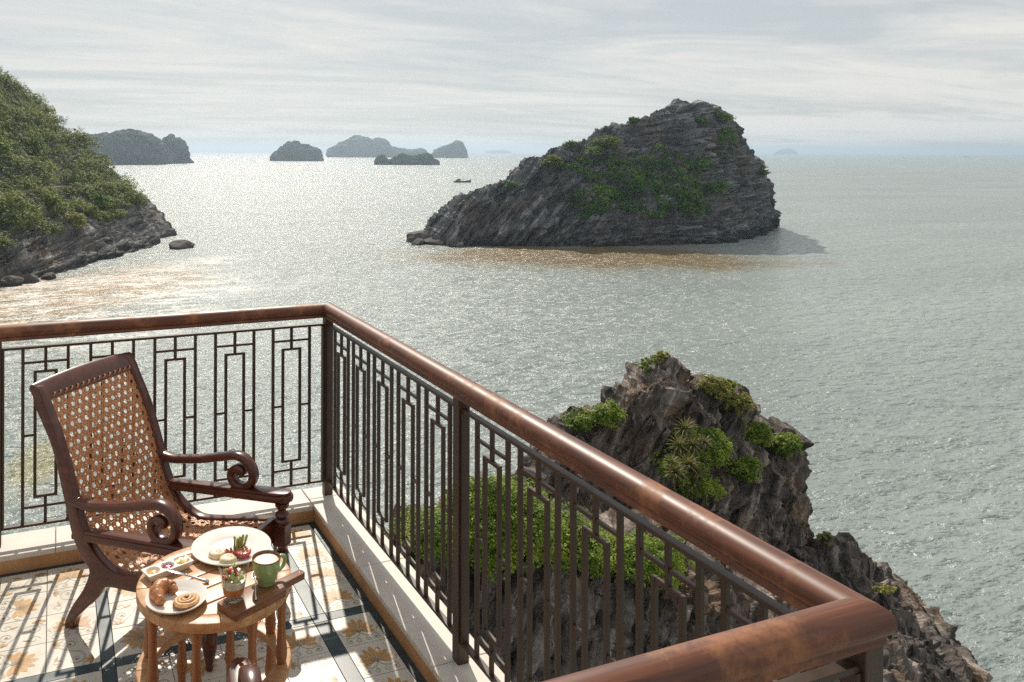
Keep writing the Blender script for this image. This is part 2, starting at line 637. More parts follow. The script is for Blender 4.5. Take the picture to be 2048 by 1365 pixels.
def build_balcony():
    # floor: structural slab with every tile laid on it
    slab = link('balcony_floor', box_me('balcony_floor', (4.3, 4.3, 0.28), M['slab']), None, (-2.03, -1.95, -0.162))
    tag(slab, 'balcony floor slab under patterned cement tiles', kind='structure')
    T_A, T_B = flower_tile(), scroll_tile()

    def tile(me, x, y, rot=0.0):
        o = link('tile', me, slab, None, rot)
        o.location = (x + 2.03, y + 1.95, 0.162)
    teal = {}

    def strip(x0, x1, y0, y1):
        key = (round(x1 - x0, 4), round(y1 - y0, 4))
        if key not in teal:
            bm = tile_base(*key)
            me = bpy.data.meshes.new('border_tile')
            bm.to_mesh(me)
            bm.free()
            setmat(me, M['tile_teal'])
            teal[key] = me
        o = link('border_tile', teal[key], slab)
        o.location = ((x0 + x1) / 2 + 2.03, (y0 + y1) / 2 + 1.95, 0.1618)
    xs = []           # tile column centres
    bt = 0.169
    x = -0.138
    cols = [(-0.138 - bt / 2, bt)]
    x = -0.367
    for p in range(3):
        cols += [(x - TILE * (k + 0.5), TILE) for k in range(4)]
        x -= 4 * TILE + 0.049
    rows = []
    y = -0.131
    for p in range(4):
        rows += [y - TILE * (k + 0.5) for k in range(4)]
        y -= 4 * TILE + 0.051
    for i, (cx, w) in enumerate(cols):
        for j, cyy in enumerate(rows):
            if cx < -2.4 or cyy < -2.85:
                continue
            if i == 0:
                o = link('tile', T_A, slab)
                o.location = (cx + 2.03, cyy + 1.95, 0.162)
                o.scale = (w / TILE, 1, 1)
                o.rotation_euler = (0, 0, 0)
            else:
                k = i - 1
                a, b = k % 4, j % 4
                edge = (a in (0, 3)) != (b in (0, 3))
                if (a + b) % 2 == 0:
                    tile(T_A, cx, cyy, R((0, 90, 180, 270)[(a + 2 * b) % 4]))
                else:
                    tile(T_B, cx, cyy, R(90 * ((a * 2 + b) % 4)))
    # teal border strips, cut into pieces
    for j in range(16):
        y1 = -0.105 - j * 0.1855
        if y1 - 0.1855 < -2.9:
            break
        strip(-0.138, -0.106, y1 - 0.1855, y1)
    for i in range(12):
        x1 = -0.138 - i * 0.1855
        strip(x1 - 0.1855, x1, -0.131, -0.106)
    xs = [(-0.367, -0.307)] + [(-0.367 - (4 * TILE + 0.049) * k, -0.367 - 4 * TILE * k - 0.049 * (k - 1)) for k in (1, 2)]
    ys = [(-0.131 - (4 * TILE + 0.051) * k, -0.131 - 4 * TILE * k - 0.051 * (k - 1)) for k in (1, 2, 3)]
    for x0, x1 in xs:
        yy = -0.131
        for p in range(3):
            strip(x0, x1, yy - 4 * TILE, yy)
            if p < 3:
                yb = ys[p]
                strip(x0, x1, yb[0], yb[1])
            yy -= 4 * TILE + 0.051
    for y0, y1 in ys:
        strip(-0.307, -0.138, y0, y1)
        xx = -0.367
        for p in range(2):
            strip(xx - 4 * TILE, xx, y0, y1)
            xx -= 4 * TILE + 0.049

    # kerb: ochre face with pale stone copings, each stone a piece
    HK = 0.078
    def kerb(name, label, stones, faces):
        e = empty(name)
        tag(e, label, kind='structure')
        for (cx, cyy, sx, sy) in faces:
            link('kerb_face', box_me('kerb_face', (sx, sy, HK - 0.012 + 0.03), M['ochre'], 0.003), e, (cx, cyy, (HK - 0.012 - 0.03) / 2))
        for (cx, cyy, sx, sy) in stones:
            link('coping_stone', box_me('coping_stone', (sx - 0.0025, sy - 0.0025, 0.024), M['stone'], 0.0035, seg=2), e, (cx, cyy, HK - 0.012))
    side = [(0.0, -0.38 - 0.7 * k + 0.0, 0.215, 0.7) for k in range(4)]
    kerb('balcony_kerb', 'low kerb of pale coping stones under the side railing',
         side, [(0.002, -1.42, 0.214, 2.96)])
    front = [(-0.30 - 0.6 * k - 0.11, 0.0, 0.6, 0.215) for k in range(4)] + [(0.0, 0.035, 0.215, 0.13)]
    kerb('balcony_kerb', 'low kerb of pale coping stones under the front railing',
         front, [(-1.20, 0.002, 2.19, 0.214)])
    near = [(-0.40 - 0.7 * k - 0.11, -2.92, 0.7, 0.2) for k in range(3)] + [(0.0, -2.95, 0.215, 0.32)]
    kerb('balcony_kerb', 'low kerb of pale coping stones under the near corner railing',
         near, [(-1.20, -2.92, 2.19, 0.2)])
    ZK = HK
    # ---- railings
    B = M['bronze']
    W = 0.014
    ZT, ZB = 0.953, 0.152

    def unit(parent, axis, fixed, a0, sgn):
        """one fret motif; axis 0: runs along x at y = fixed, axis 1: runs along y at x = fixed"""
        def P(a, z):
            return (a, fixed, z) if axis == 0 else (fixed, a, z)
        w = 0.1915
        a1 = a0 + sgn * w
        am = (a0 + a1) / 2
        t0, t1 = ZB + 0.005, ZT - 0.006
        bar('upright', P(a0, t0), P(a0, t1), W, W, B, parent)
        bar('upright', P(a1, t0), P(a1, t1), W, W, B, parent)
        for zc, zin, zend in ((0.884, 0.847, t1), (0.231, 0.2706, t0)):
            lo, hi = sorted((zin, zend))
            bar('stem', P(am, lo), P(am, hi), W, W - 0.002, B, parent)
            e = W / 2
            bar('cross_bar', P(min(a0, a1) + e, zc), P(am - e, zc), 0.011, W - 0.003, B, parent)
            bar('cross_bar', P(am + e, zc), P(max(a0, a1) - e, zc), 0.011, W - 0.003, B, parent)
        ia, ib = am - 0.0445, am + 0.0445
        bar('inner_upright', P(ia, 0.2706), P(ia, 0.847), W, W - 0.001, B, parent)
        bar('inner_upright', P(ib, 0.2706), P(ib, 0.847), W, W - 0.001, B, parent)
        bar('inner_cross_bar', P(ia + W / 2, 0.847 - 0.006), P(ib - W / 2, 0.847 - 0.006), 0.012, W - 0.001, B, parent)
        bar('inner_cross_bar', P(ia + W / 2, 0.2706 + 0.006), P(ib - W / 2, 0.2706 + 0.006), 0.012, W - 0.001, B, parent)
        lo, hi = min(a0, a1), max(a0, a1)
        bar('connector', P(lo + W / 2, 0.556), P(ia - W / 2, 0.556), 0.011, W - 0.003, B, parent)
        bar('connector', P(ib + W / 2, 0.556), P(hi - W / 2, 0.556), 0.011, W - 0.003, B, parent)

    S = 0.044

    def post(parent, x, y):
        bar('post', (x, y, ZK), (x, y, 0.998), S, S, B, parent, 0.002)
        for z in (0.26, 0.62, 0.86):
            for dx, dy, rot in ((0, -S / 2, (R(90), 0, 0)),):
                link('bolt', bolt_me, parent, (x + 0.008, y + dy - 0.001, z), rot)
    bolt_me = lathe_me('bolt', [(0, 0.0025), (0.004, 0.0022), (0.0055, 0.0), (0.0055, -0.002)], M['bolt'], 12)

    def flat(parent, p0, p1, along):
        if along == 0:
            for z in (ZT, ZB):
                bar('panel_rail', (p0[0], p0[1], z), (p1[0], p1[1], z), 0.011, 0.024, B, parent)
        else:
            for z in (ZT, ZB):
                bar('panel_rail', (p0[0], p0[1], z), (p1[0], p1[1], z), 0.024, 0.011, B, parent)

    hp = [(-0.0245, 0.0), (-0.0245, 0.014), (-0.0225, 0.017), (-0.031, 0.0205), (-0.0355, 0.029), (-0.0362, 0.040), (-0.034, 0.051),
          (-0.028, 0.060), (-0.018, 0.0668), (-0.006, 0.070)]
    hp = hp + [(-x, z) for x, z in reversed(hp)]

    def handrail(parent, p0, p1, along, m, mitre0, mitre1):
        """profile swept from p0 to p1; mitreN: signed tan of the end cut"""
        V, F = [], []
        n = len(hp)
        for end, mt in ((p0, mitre0), (p1, mitre1)):
            for u, z in hp:
                if along == 0:
                    V.append((end[0] + mt * u, end[1] + u, 0.992 + z))
                else:
                    V.append((end[0] + u, end[1] + mt * u, 0.992 + z))
        for i in range(n):
            j = (i + 1) % n
            F.append((i, j, n + j, n + i))
        bm = bmesh.new()
        vs_ = [bm.verts.new(v) for v in V]
        for f in F:
            bm.faces.new([vs_[k] for k in f])
        bm.faces.new(vs_[:n])
        bm.faces.new(list(reversed(vs_[n:])))
        me = from_bm('handrail', bm, m)
        smooth_by_angle(me, 40)
        return link('handrail', me, parent)
    # side railing along x = 0
    e = empty('railing', (0, 0, 0))
    tag(e, 'bronze fretwork side railing with brown handrail between two corner posts', 'railing', 'balcony railings')
    YP = (0.0, -1.436, -2.90)
    for y in YP:
        post(e, 0, y)
    handrail(e, (0, 0.0), (0, -2.90), 1, M['handrail_y'], 1, -1)
    for k in (0, 1):
        y0, y1 = YP[k] - S / 2, YP[k + 1] + S / 2
        flat(e, (0, y0), (0, y1), 1)
        bar('end_plate', (0, y0 - 0.006, ZB + 0.0055), (0, y0 - 0.006, ZT - 0.0055), 0.03, 0.010, B, e)
        bar('end_plate', (0, y1 + 0.006, ZB + 0.0055), (0, y1 + 0.006, ZT - 0.0055), 0.03, 0.010, B, e)
        for u in range(5):
            unit(e, 1, 0.0, YP[k] - 0.112 - 0.262 * u, -1)
    # front railing along y = 0
    e = empty('railing', (0, 0, 0))
    tag(e, 'bronze fretwork front railing behind the cane chair facing the open bay', 'railing', 'balcony railings')
    post(e, -1.559, 0)
    post(e, -3.12, 0)
    handrail(e, (-3.6, 0), (0, 0), 0, M['handrail'], 0, 1)
    flat(e, (-S / 2, 0), (-1.559 + S / 2, 0), 0)
    flat(e, (-1.559 - S / 2, 0), (-3.12 + S / 2, 0), 0)
    for xe in (-S / 2 - 0.006, -1.559 + S / 2 + 0.006, -1.559 - S / 2 - 0.006):
        bar('end_plate', (xe, 0, ZB + 0.0055), (xe, 0, ZT - 0.0055), 0.010, 0.03, B, e)
    for k in range(2):
        for u in range(5):
            unit(e, 0, 0.0, -0.0993 - 0.2897 * u - 1.559 * k, -1)
    # near railing along y = -2.90
    e = empty('railing', (0, 0, 0))
    tag(e, 'railing closest to the house side with worn thick brown handrail', 'railing', 'balcony railings')
    post(e, -1.559, -2.90)
    handrail(e, (-3.6, -2.90), (0, -2.90), 0, M['handrail'], 0, -1)
    flat(e, (-S / 2, -2.90), (-1.559 + S / 2, -2.90), 0)
    for xe in (-S / 2 - 0.006, -1.559 + S / 2 + 0.006):
        bar('end_plate', (xe, -2.90, ZB + 0.0055), (xe, -2.90, ZT - 0.0055), 0.010, 0.03, B, e)
    for u in range(5):
        unit(e, 0, -2.90, -0.0993 - 0.2897 * u, -1)


build_balcony()
# ------------------------------------------------------------------ plantation chair (local x forward, y to its left, origin between the rear feet)
HALF = 0.279


def cane_me(name, curve, half, a=0.039, b=0.0365):
    """open hexagonal weave of paired cane strands on the surface swept from `curve` (s, z) across y in [-half, half]"""
    C = np.array(catmull(curve, 14))
    seg = np.r_[0, np.cumsum(np.hypot(*np.diff(C, axis=0).T))]
    Ltot = seg[-1]

    def pos(u, v, off):
        v = np.clip(v, 0, Ltot)
        s = np.interp(v, seg, C[:, 0])
        z = np.interp(v, seg, C[:, 1])
        s2, z2 = np.interp(np.minimum(v + 0.004, Ltot), seg, C[:, 0]), np.interp(np.minimum(v + 0.004, Ltot), seg, C[:, 1])
        s1, z1 = np.interp(np.maximum(v - 0.004, 0), seg, C[:, 0]), np.interp(np.maximum(v - 0.004, 0), seg, C[:, 1])
        ts, tz = s2 - s1, z2 - z1
        l = np.hypot(ts, tz) + 1e-9
        return np.stack([s - tz / l * off * -1, u, z + ts / l * off * 1], -1)
    V, F = [], []

    def strand(p0, p1, w, ph):
        d = np.array(p1) - np.array(p0)
        ln = np.hypot(*d)
        if ln < 0.004:
            return
        n = max(3, int(ln / 0.0075))
        t = np.linspace(0, 1, n + 1)
        U = p0[0] + d[0] * t
        Vv = p0[1] + d[1] * t
        nn = np.array([-d[1], d[0]]) / ln
        wav = np.sin((t * ln / 0.0172) * math.pi + ph) * 0.0017
        base = len(V)
        rows = []
        for k, (off, lift) in enumerate(((-0.5, -0.0004), (0.0, 0.0012), (0.5, -0.0004))):
            rows.append(pos(U + nn[0] * w * off, Vv + nn[1] * w * off, wav + lift))
        b0 = sum(len(x) for x in V)
        arr = np.stack(rows, 1).reshape(-1, 3)
        V.append(arr)
        i = np.arange(n)[:, None] * 3
        j = np.arange(2)[None, :]
        F.append((b0 + np.stack([i + j, i + 3 + j, i + 4 + j, i + 1 + j], -1)).reshape(-1, 4))
    W, G = 0.0076, 0.0052
    # rows across
    k = 0
    v = b * 0.25
    while v < Ltot:
        for s in (-1, 1):
            vv = v + s * G
            if 0 < vv < Ltot:
                strand((-half, vv), (half, vv), W, k * 2.1 + s)
        v += b
        k += 1
    # two diagonal families
    slope = (a / 2) / b
    for sg in (1, -1):
        span = half + Ltot * slope
        nmax = int(span * 2 / a) + 4
        for i in range(-nmax, nmax):
            for s in (-1, 1):
                u0 = (i + 0.5) * a + s * G * 1.18 - sg * slope * (b * 0.75)
                # u = u0 + sg*slope*v ; clip to rectangle
                va, vb = 0.0, Ltot
                lo = (-half - u0) / (sg * slope)
                hi = (half - u0) / (sg * slope)
                lo, hi = min(lo, hi), max(lo, hi)
                va, vb = max(va, lo), min(vb, hi)
                if vb - va > 0.006:
                    strand((u0 + sg * slope * va, va), (u0 + sg * slope * vb, vb), W, i * 1.7 + s + (0 if sg > 0 else math.pi))
    return mesh_np(name, np.concatenate(V), np.concatenate(F), M['cane'], True)


def offset_outline(center, thick):
    C = np.array(center)
    n = len(C)
    L_, R_ = [], []
    for i in range(n):
        t = C[min(i + 1, n - 1)] - C[max(i - 1, 0)]
        t = t / (np.hypot(*t) + 1e-9)
        nn = np.array([-t[1], t[0]])
        th = thick(i / (n - 1)) / 2
        L_.append(C[i] + nn * th)
        R_.append(C[i] - nn * th)
    return L_, R_


def sweep_flat_me(name, center, thick, half_w, m, bev=0.004):
    """flat bar bent along a curve in the (s, z) plane: a rounded rectangle section swept"""
    Lo, Ro = offset_outline(center, thick)
    n = len(center)
    V, F = [], []
    for i in range(n):
        l, r = np.array(Lo[i]), np.array(Ro[i])
        d = (r - l) / (np.hypot(*(r - l)) + 1e-9)
        for (q, y) in ((l + d * bev, -half_w), (l, -half_w + bev), (l, half_w - bev), (l + d * bev, half_w),
                       (r - d * bev, half_w), (r, half_w - bev), (r, -half_w + bev), (r - d * bev, -half_w)):
            V.append((q[0], y, q[1]))
    k = 8
    for i in range(n - 1):
        for j in range(k):
            j2 = (j + 1) % k
            F.append((i * k + j, i * k + j2, (i + 1) * k + j2, (i + 1) * k + j))
    F.append(tuple(range(k - 1, -1, -1)))
    F.append(tuple(range((n - 1) * k, n * k)))
    me = bpy.data.meshes.new(name)
    me.from_pydata([tuple(float(c) for c in v) for v in V], [], F)
    setmat(me, m)
    bm = bmesh.new()
    bm.from_mesh(me)
    bmesh.ops.recalc_face_normals(bm, faces=bm.faces)
    bm.to_mesh(me)
    bm.free()
    smooth_by_angle(me, 50)
    return me


def make_chair():
    root = empty('plantation_chair')
    W = M['chair']
    back = catmull([(-.200, .900), (-.183, .839), (-.137, .763), (-.101, .704), (-.073, .640), (-.047, .558), (-.010, .440), (.018, .358),
                    (.058, .292), (.098, .252), (.094, .215), (.066, .160), (.016, .091), (-.017, .030), (-.022, .000)], 5)
    foot = [(.017, .000)]
    inner = catmull([(.017, .000), (.034, .044), (.084, .095), (.140, .150), (.176, .196), (.215, .206), (.260, .209), (.330, .214),
                     (.450, .232), (.590, .252)], 5)
    top = catmull([(.608, .322), (.486, .303), (.342, .276), (.253, .263), (.203, .270), (.157, .292), (.111, .328), (.078, .372),
                   (.046, .440), (.012, .540), (-.019, .625), (-.059, .722), (-.100, .800), (-.138, .868), (-.166, .906), (-.185, .914)], 5)
    outline = [tuple(p) for p in list(back) + list(inner) + list(top)]
    clean = []
    for p in outline:
        if not clean or math.hypot(p[0] - clean[-1][0], p[1] - clean[-1][1]) > 0.002:
            clean.append(p)
    for sg in (-1, 1):
        me = extrude_me('side_frame', clean, -0.019, 0.019, lambda u, v, a: (u, a, v), W, 0.004, 40)
        link('side_frame', me, root, (0, sg * (HALF - 0.019), 0))
    # top rail with a slight crown
    prof = [(-.206, .896), (-.202, .912), (-.190, .919), (-.176, .914), (-.150, .880), (-.137, .858), (-.150, .846), (-.172, .856)]
    bm = bmesh.new()
    rings = []
    for k in range(13):
        y = -HALF - 0.004 + (2 * HALF + 0.008) * k / 12
        lift = 0.012 * (1 - (y / HALF) ** 2)
        rings.append([bm.verts.new((s - lift * 0.4 * (z > .87), y, z + lift * (z > .87))) for s, z in prof])
    for i in range(12):
        for j in range(len(prof)):
            j2 = (j + 1) % len(prof)
            bm.faces.new((rings[i][j], rings[i][j2], rings[i + 1][j2], rings[i + 1][j]))
    bm.faces.new(rings[0])
    bm.faces.new(list(reversed(rings[-1])))
    me = from_bm('top_rail', bm, W)
    smooth_by_angle(me, 40)
    link('top_rail', me, root)
    # inner frame and cane
    hw = HALF - 0.038
    csurf = [(-.150, .866), (-.112, .795), (-.070, .716), (-.030, .620), (.001, .536), (.035, .436), (.068, .365), (.103, .315), (.150, .279),
             (.203, .259), (.253, .253), (.342, .266), (.486, .293), (.572, .308)]
    link('cane_weave', cane_me('cane_weave', csurf, hw - 0.004), root)
    for sg in (-1, 1):
        bead = [np.array(p) for p in catmull(csurf, 6)]
        me = sweep_flat_me('cane_bead', bead, lambda t: 0.017, 0.005, W, 0.002)
        link('cane_bead', me, root, (0, sg * (hw + 0.002), 0))
    # wrapped cane loops where the weave meets the top rail
    loops = []
    bmL = bmesh.new()
    for k in range(15):
        y = -hw + 0.02 + (2 * hw - 0.04) * k / 14
        me = tube_me('x', [(-.147, y - .006, .860), (-.136, y, .866), (-.139, y + .007, .874), (-.150, y + .010, .872)], 0.0034, M['cane'], 6)
        bmL.from_mesh(me)
        bpy.data.meshes.remove(me)
    me = from_bm('cane_wrapping', bmL, M['cane'], True)
    tag(link('cane_wrapping', me, root), kind='stuff')
    # front rail
    fr = [(.572, .232), (.572, .312), (.584, .323), (.606, .323), (.612, .312), (.612, .232)]
    link('front_rail', extrude_me('front_rail', fr, -HALF + 0.03, HALF - 0.03, lambda u, v, a: (u, a, v), W, 0.003), root)
    link('stretcher', box_me('stretcher', (0.03, 2 * HALF - 0.076, 0.045), W, 0.004), root, (.110, 0, .232))
    # turned front legs with a square block at the rail
    prof = [(0, 0.0), (.011, 0.0), (.015, .010), (.013, .025), (.018, .045), (.027, .085), (.030, .110), (.027, .135), (.018, .165), (.016, .172),
            (.026, .178), (.029, .186), (.026, .194), (.017, .199), (.017, .212), (.026, .219)]
    prof2 = [(.026, .306), (.030, .312), (.031, .320), (.026, .327), (.019, .331), (.026, .336), (.030, .343), (.027, .350), (.018, .356), (.016, .363),
             (.022, .371), (.029, .379), (.030, .392), (0, .393)]
    for sg in (-1, 1):
        leg = link('front_leg', lathe_me('front_leg', prof + [(0, .221)], W, 28), root, (.636, sg * (HALF - 0.024), 0))
        link('leg_block', box_me('leg_block', (.058, .058, .092), W, 0.005, (0, 0, .263), 2), leg)
        link('arm_post', lathe_me('arm_post', [(0, .304)] + prof2, W, 28), leg)
    # long lower arms: two stacked moulded boards, rising to the front
    plan = [(.010, -.020), (.25, -.028), (.52, -.038), (.62, -.041), (.655, -.036), (.676, -.022), (.683, 0), (.676, .022), (.655, .036), (.62, .041),
            (.52, .038), (.25, .028), (.010, .020)]
    plan = [tuple(p) for p in catmull(plan, 4)]

    def armz(s):
        return .366 + (s - .02) * .088
    for sg in (-1, 1):
        lower = link('lower_arm', extrude_me('lower_arm', plan, -.022, .006, lambda u, v, a: (u, v, armz(u) + a + .014 * 0), W, 0.007), root, (0, sg * (HALF - 0.022), 0))
        plan2 = [(max(.012, s - .008 if s > .6 else s), y * .86) for s, y in plan]
        link('arm_moulding', extrude_me('arm_moulding', plan2, .004, .018, lambda u, v, a: (u, v, armz(u) + a), W, 0.004), lower)
    # scrolled upper arms
    cl = catmull([(-.008, .497), (.040, .486), (.095, .483), (.168, .494), (.243, .508), (.342, .533), (.412, .549), (.462, .536), (.492, .500), (.494, .462),
                  (.474, .433), (.440, .421), (.405, .430), (.388, .458), (.395, .484), (.418, .496), (.438, .489), (.440, .474)], 7)
    for sg in (-1, 1):
        me = sweep_flat_me('scroll_arm', cl, lambda t: 0.030 if t < .86 else 0.030 + 0.010 * math.sin((t - .86) / .14 * math.pi), 0.024, W, 0.006)
        link('scroll_arm', me, root, (0, sg * (HALF - 0.020), 0))
    return root


CH_ROT = R(44.5) - R(90)
_L = Vector((math.cos(R(44.5)), math.sin(R(44.5)), 0))
chair = make_chair()
chair.location = Vector((-1.264, -0.624, 0)) + _L * HALF
chair.rotation_euler = (0, 0, CH_ROT)
tag(chair, 'mahogany plantation chair with woven cane back beside the round table', 'chair', 'cane plantation chairs')
chair2 = copy_tree(chair)
a2 = math.atan2(0.98, 0.12)
chair2.rotation_euler = (0, 0, a2)
# its right arm scroll tops out just inside the frame
chair2.location = Vector((-0.866, -1.962, 0)) - Vector((math.cos(a2), math.sin(a2), 0)) * 0.42 + Vector((-math.sin(a2), math.cos(a2), 0)) * (HALF - 0.02)
chair2['label'] = 'second plantation chair showing only a rounded brown arm scroll under the table'


# ------------------------------------------------------------------ round table
TX, TY, TZ, TR = -0.846, -1.393, 0.500, 0.239


def build_table():
    t = empty('round_table', (TX, TY, 0))
    tag(t, 'round slatted teak side table on bamboo turned legs set with breakfast', 'table')
    n = 8
    for ring, z0, z1, r0, r1 in (('rim_segment', TZ - 0.030, TZ, TR - 0.046, TR), ('shelf_segment', 0.222, 0.250, TR - 0.05, TR)):
        arc = []
        m = 9
        a_ = 2 * math.pi / n - 0.006
        pts = [(r1 * math.cos(-a_ / 2 + a_ * k / m), r1 * math.sin(-a_ / 2 + a_ * k / m)) for k in range(m + 1)]
        pts += [(r0 * math.cos(a_ / 2 - a_ * k / m), r0 * math.sin(a_ / 2 - a_ * k / m)) for k in range(m + 1)]
        me = extrude_me(ring, pts, z0, z1, lambda u, v, a: (u, v, a), M['teak'], 0.004, 40)
        for k in range(n):
            link(ring, me, t, (0, 0, 0), 2 * math.pi * (k + .35) / n)
    # slats inside the rim
    ri = TR - 0.046 - 0.0012
    rot = R(19)
    w, gap = 0.070, 0.007
    k = 0
    y = -0.178
    while y < ri:
        y0, y1 = max(y, -ri + 0.002), min(y + w, ri - 0.002)
        if y1 - y0 > 0.012:
            def xr(yy):
                return math.sqrt(max(1e-6, ri * ri - yy * yy))
            ys = [y0 + (y1 - y0) * q / 6 for q in range(7)]
            pts = [(xr(q), q) for q in ys] + [(-xr(q), q) for q in reversed(ys)]
            me = extrude_me('slat', pts, TZ - 0.022, TZ - 0.0008, lambda u, v, a: (u, v, a), M['teak'], 0.002, 40)
            link('slat', me, t, (0, 0, 0), rot)
        y += w + gap
    for a in (0, 1):
        link('batten', box_me('batten', (0.04, 2 * ri - 0.06, 0.022), M['teak'], 0.003), t, (math.cos(rot) * (0.1 - 0.2 * a), math.sin(rot) * (0.1 - 0.2 * a), TZ - 0.0345), rot)
    prof = [(0, 0), (.014, 0), (.0155, .01), (.013, .05), (.0135, .095), (.0175, .112), (.0185, .118), (.0165, .122), (.0185, .127), (.0165, .140), (.0125, .19), (.013, .235),
            (.0175, .272), (.0185, .280), (.0165, .284), (.0185, .289), (.016, .305), (.0125, .36), (.0125, .41), (.0155, .445), (.017, .470), (0, .470)]
    me = lathe_me('leg', prof, M['bamboo'], 18)
    for k in range(8):
        a = 2 * math.pi * k / 8 + R(20)
        link('leg', me, t, ((TR - 0.028) * math.cos(a), (TR - 0.028) * math.sin(a), 0), a)


build_table()

# ------------------------------------------------------------------ breakfast
M['china'] = simple_mat('white_china', (0.80, 0.77, 0.72), 0.16, 0.03, 10, coat=0.3)
M['steel'] = simple_mat('polished_steel', (0.62, 0.60, 0.57), 0.16, 0.05, 40, metal=1.0)
M['mug_green'] = simple_mat('green_glaze', (0.29, 0.42, 0.17), 0.14, 0.12, 8, coat=0.4)
M['mug_brown'] = simple_mat('brown_rim_glaze', (0.20, 0.085, 0.04), 0.25, 0.15, 20)
M['foam'] = simple_mat('milk_foam', (0.80, 0.70, 0.56), 0.55, 0.06, 40, 0.0004, 300)
M['crema'] = simple_mat('coffee_crema', (0.42, 0.22, 0.095), 0.5, 0.2, 60)
M['crust'] = simple_mat('pastry_crust', (0.46, 0.185, 0.062), 0.40, 0.35, 55, 0.0012, 120, sub=0.1)
M['crust_dark'] = simple_mat('pastry_baked_ridge', (0.30, 0.095, 0.032), 0.42, 0.3, 60, 0.001, 120)
M['dough'] = simple_mat('pastry_pale', (0.58, 0.32, 0.135), 0.5, 0.3, 60, 0.001, 130, sub=0.1)
M['cinnamon'] = simple_mat('cinnamon', (0.20, 0.07, 0.03), 0.5, 0.3, 60)
M['scone'] = simple_mat('muffin_side', (0.68, 0.50, 0.29), 0.55, 0.2, 50, 0.001, 100)
M['scone_top'] = simple_mat('muffin_top', (0.79, 0.68, 0.50), 0.55, 0.12, 40, 0.001, 100)
M['tomato'] = simple_mat('tomato_skin', (0.48, 0.045, 0.030), 0.2, 0.2, 30, coat=0.3)
M['tomato_in'] = simple_mat('grilled_tomato', (0.52, 0.12, 0.07), 0.3, 0.5, 90, 0.002, 150)
M['crumb'] = simple_mat('herb_crumb', (0.60, 0.42, 0.24), 0.6, 0.4, 90)
M['ham'] = simple_mat('cured_ham', (0.55, 0.16, 0.09), 0.35, 0.35, 60, sub=0.1)
M['asparagus'] = simple_mat('asparagus', (0.36, 0.38, 0.11), 0.42, 0.4, 70)
M['butter'] = simple_mat('butter', (0.78, 0.60, 0.22), 0.4, 0.06, 20, sub=0.2)
M['mustard'] = simple_mat('apricot_preserve', (0.62, 0.36, 0.08), 0.14, 0.3, 90, 0.001, 200)
M['jam'] = simple_mat('berry_jam', (0.26, 0.02, 0.045), 0.12, 0.4, 120, 0.0015, 220)
M['yoghurt'] = simple_mat('yoghurt', (0.80, 0.72, 0.58), 0.4, 0.06, 20)
M['puree'] = simple_mat('peach_puree', (0.66, 0.23, 0.075), 0.35, 0.15, 40)
M['berry'] = simple_mat('strawberry', (0.50, 0.035, 0.045), 0.25, 0.3, 80)
M['kiwi'] = simple_mat('lime_fruit', (0.52, 0.52, 0.14), 0.3, 0.3, 60)
M['melon'] = simple_mat('pale_melon', (0.78, 0.70, 0.46), 0.3, 0.1, 40)


def glass_mat(name):
    """thin clear glass: light passes straight through, the surface mirrors by Fresnel"""
    m, nt, p, out = new_mat(name)
    nt.nodes.remove(p)
    tr = N(nt, 'ShaderNodeBsdfTransparent')
    tr.inputs['Color'].default_value = (0.93, 0.95, 0.94, 1)
    gl = N(nt, 'ShaderNodeBsdfGlossy', i_Roughness=0.02)
    lw = N(nt, 'ShaderNodeLayerWeight', i_Blend=0.5)
    fr = math_node(nt, 'ADD', math_node(nt, 'MULTIPLY', math_node(nt, 'POWER', lw.outputs['Facing'], 4.0), 0.55), 0.035)
    mx = N(nt, 'ShaderNodeMixShader')
    nt.links.new(fr, mx.inputs[0])
    nt.links.new(tr.outputs[0], mx.inputs[1])
    nt.links.new(gl.outputs[0], mx.inputs[2])
    nt.links.new(mx.outputs[0], out.inputs[0])
    return m


M['glass'] = glass_mat('clear_glass')


def wob(me, amp, scale, seed=0):
    n = len(me.vertices)
    co = np.empty(n * 3, np.float32)
    me.vertices.foreach_get('co', co)
    co = co.reshape(-1, 3)
    d = np.stack([fbm(co * scale + 7 * k, 3, seed=seed + k) for k in range(3)], -1) * amp
    me.vertices.foreach_set('co', (co + d).astype(np.float32).ravel())
    me.update()
    return me


def build_plates():
    # large plate
    e = link('dinner_plate', lathe_me('dinner_plate', [(0, .003), (.07, .003), (.078, .006), (.086, .0095), (.118, .0155), (.1315, .0195), (.133, .0185), (.1325, .0165),
             (.12, .0115), (.09, .0045), (.083, .0), (.078, .0), (.076, .0015), (0, .0015)], M['china'], 72), None, (-.761, -1.235, TZ))
    tag(e, 'large white dinner plate carrying asparagus tomato and two muffins', 'plate')
    # ribbed side plate
    e = link('side_plate', lathe_me('side_plate', [(0, .004), (.045, .004), (.058, .0065), (.072, .013), (.088, .0225), (.0905, .0232), (.0905, .0212), (.075, .0105), (.06, .0035),
             (.05, .0), (.046, .0), (.044, .002), (0, .002)], M['china'], 72), None, (-.978, -1.487, TZ))
    tag(e, 'small white side plate holding a croissant and a cinnamon roll', 'plate')
    rib_bm = bmesh.new()
    for r, z in [(.060 + .0042 * k, .0072 + .00092 * k * (1 + .1 * k)) for k in range(7)]:
        me = lathe_me('x', [(r - .0009, z - .0006), (r, z + .0006), (r + .0009, z + .0002)], M['china'], 60)
        rib_bm.from_mesh(me)
        bpy.data.meshes.remove(me)
    rib = from_bm('embossed_rings', rib_bm, M['china'], True)
    tag(link('embossed_rings', rib, e), kind='stuff')


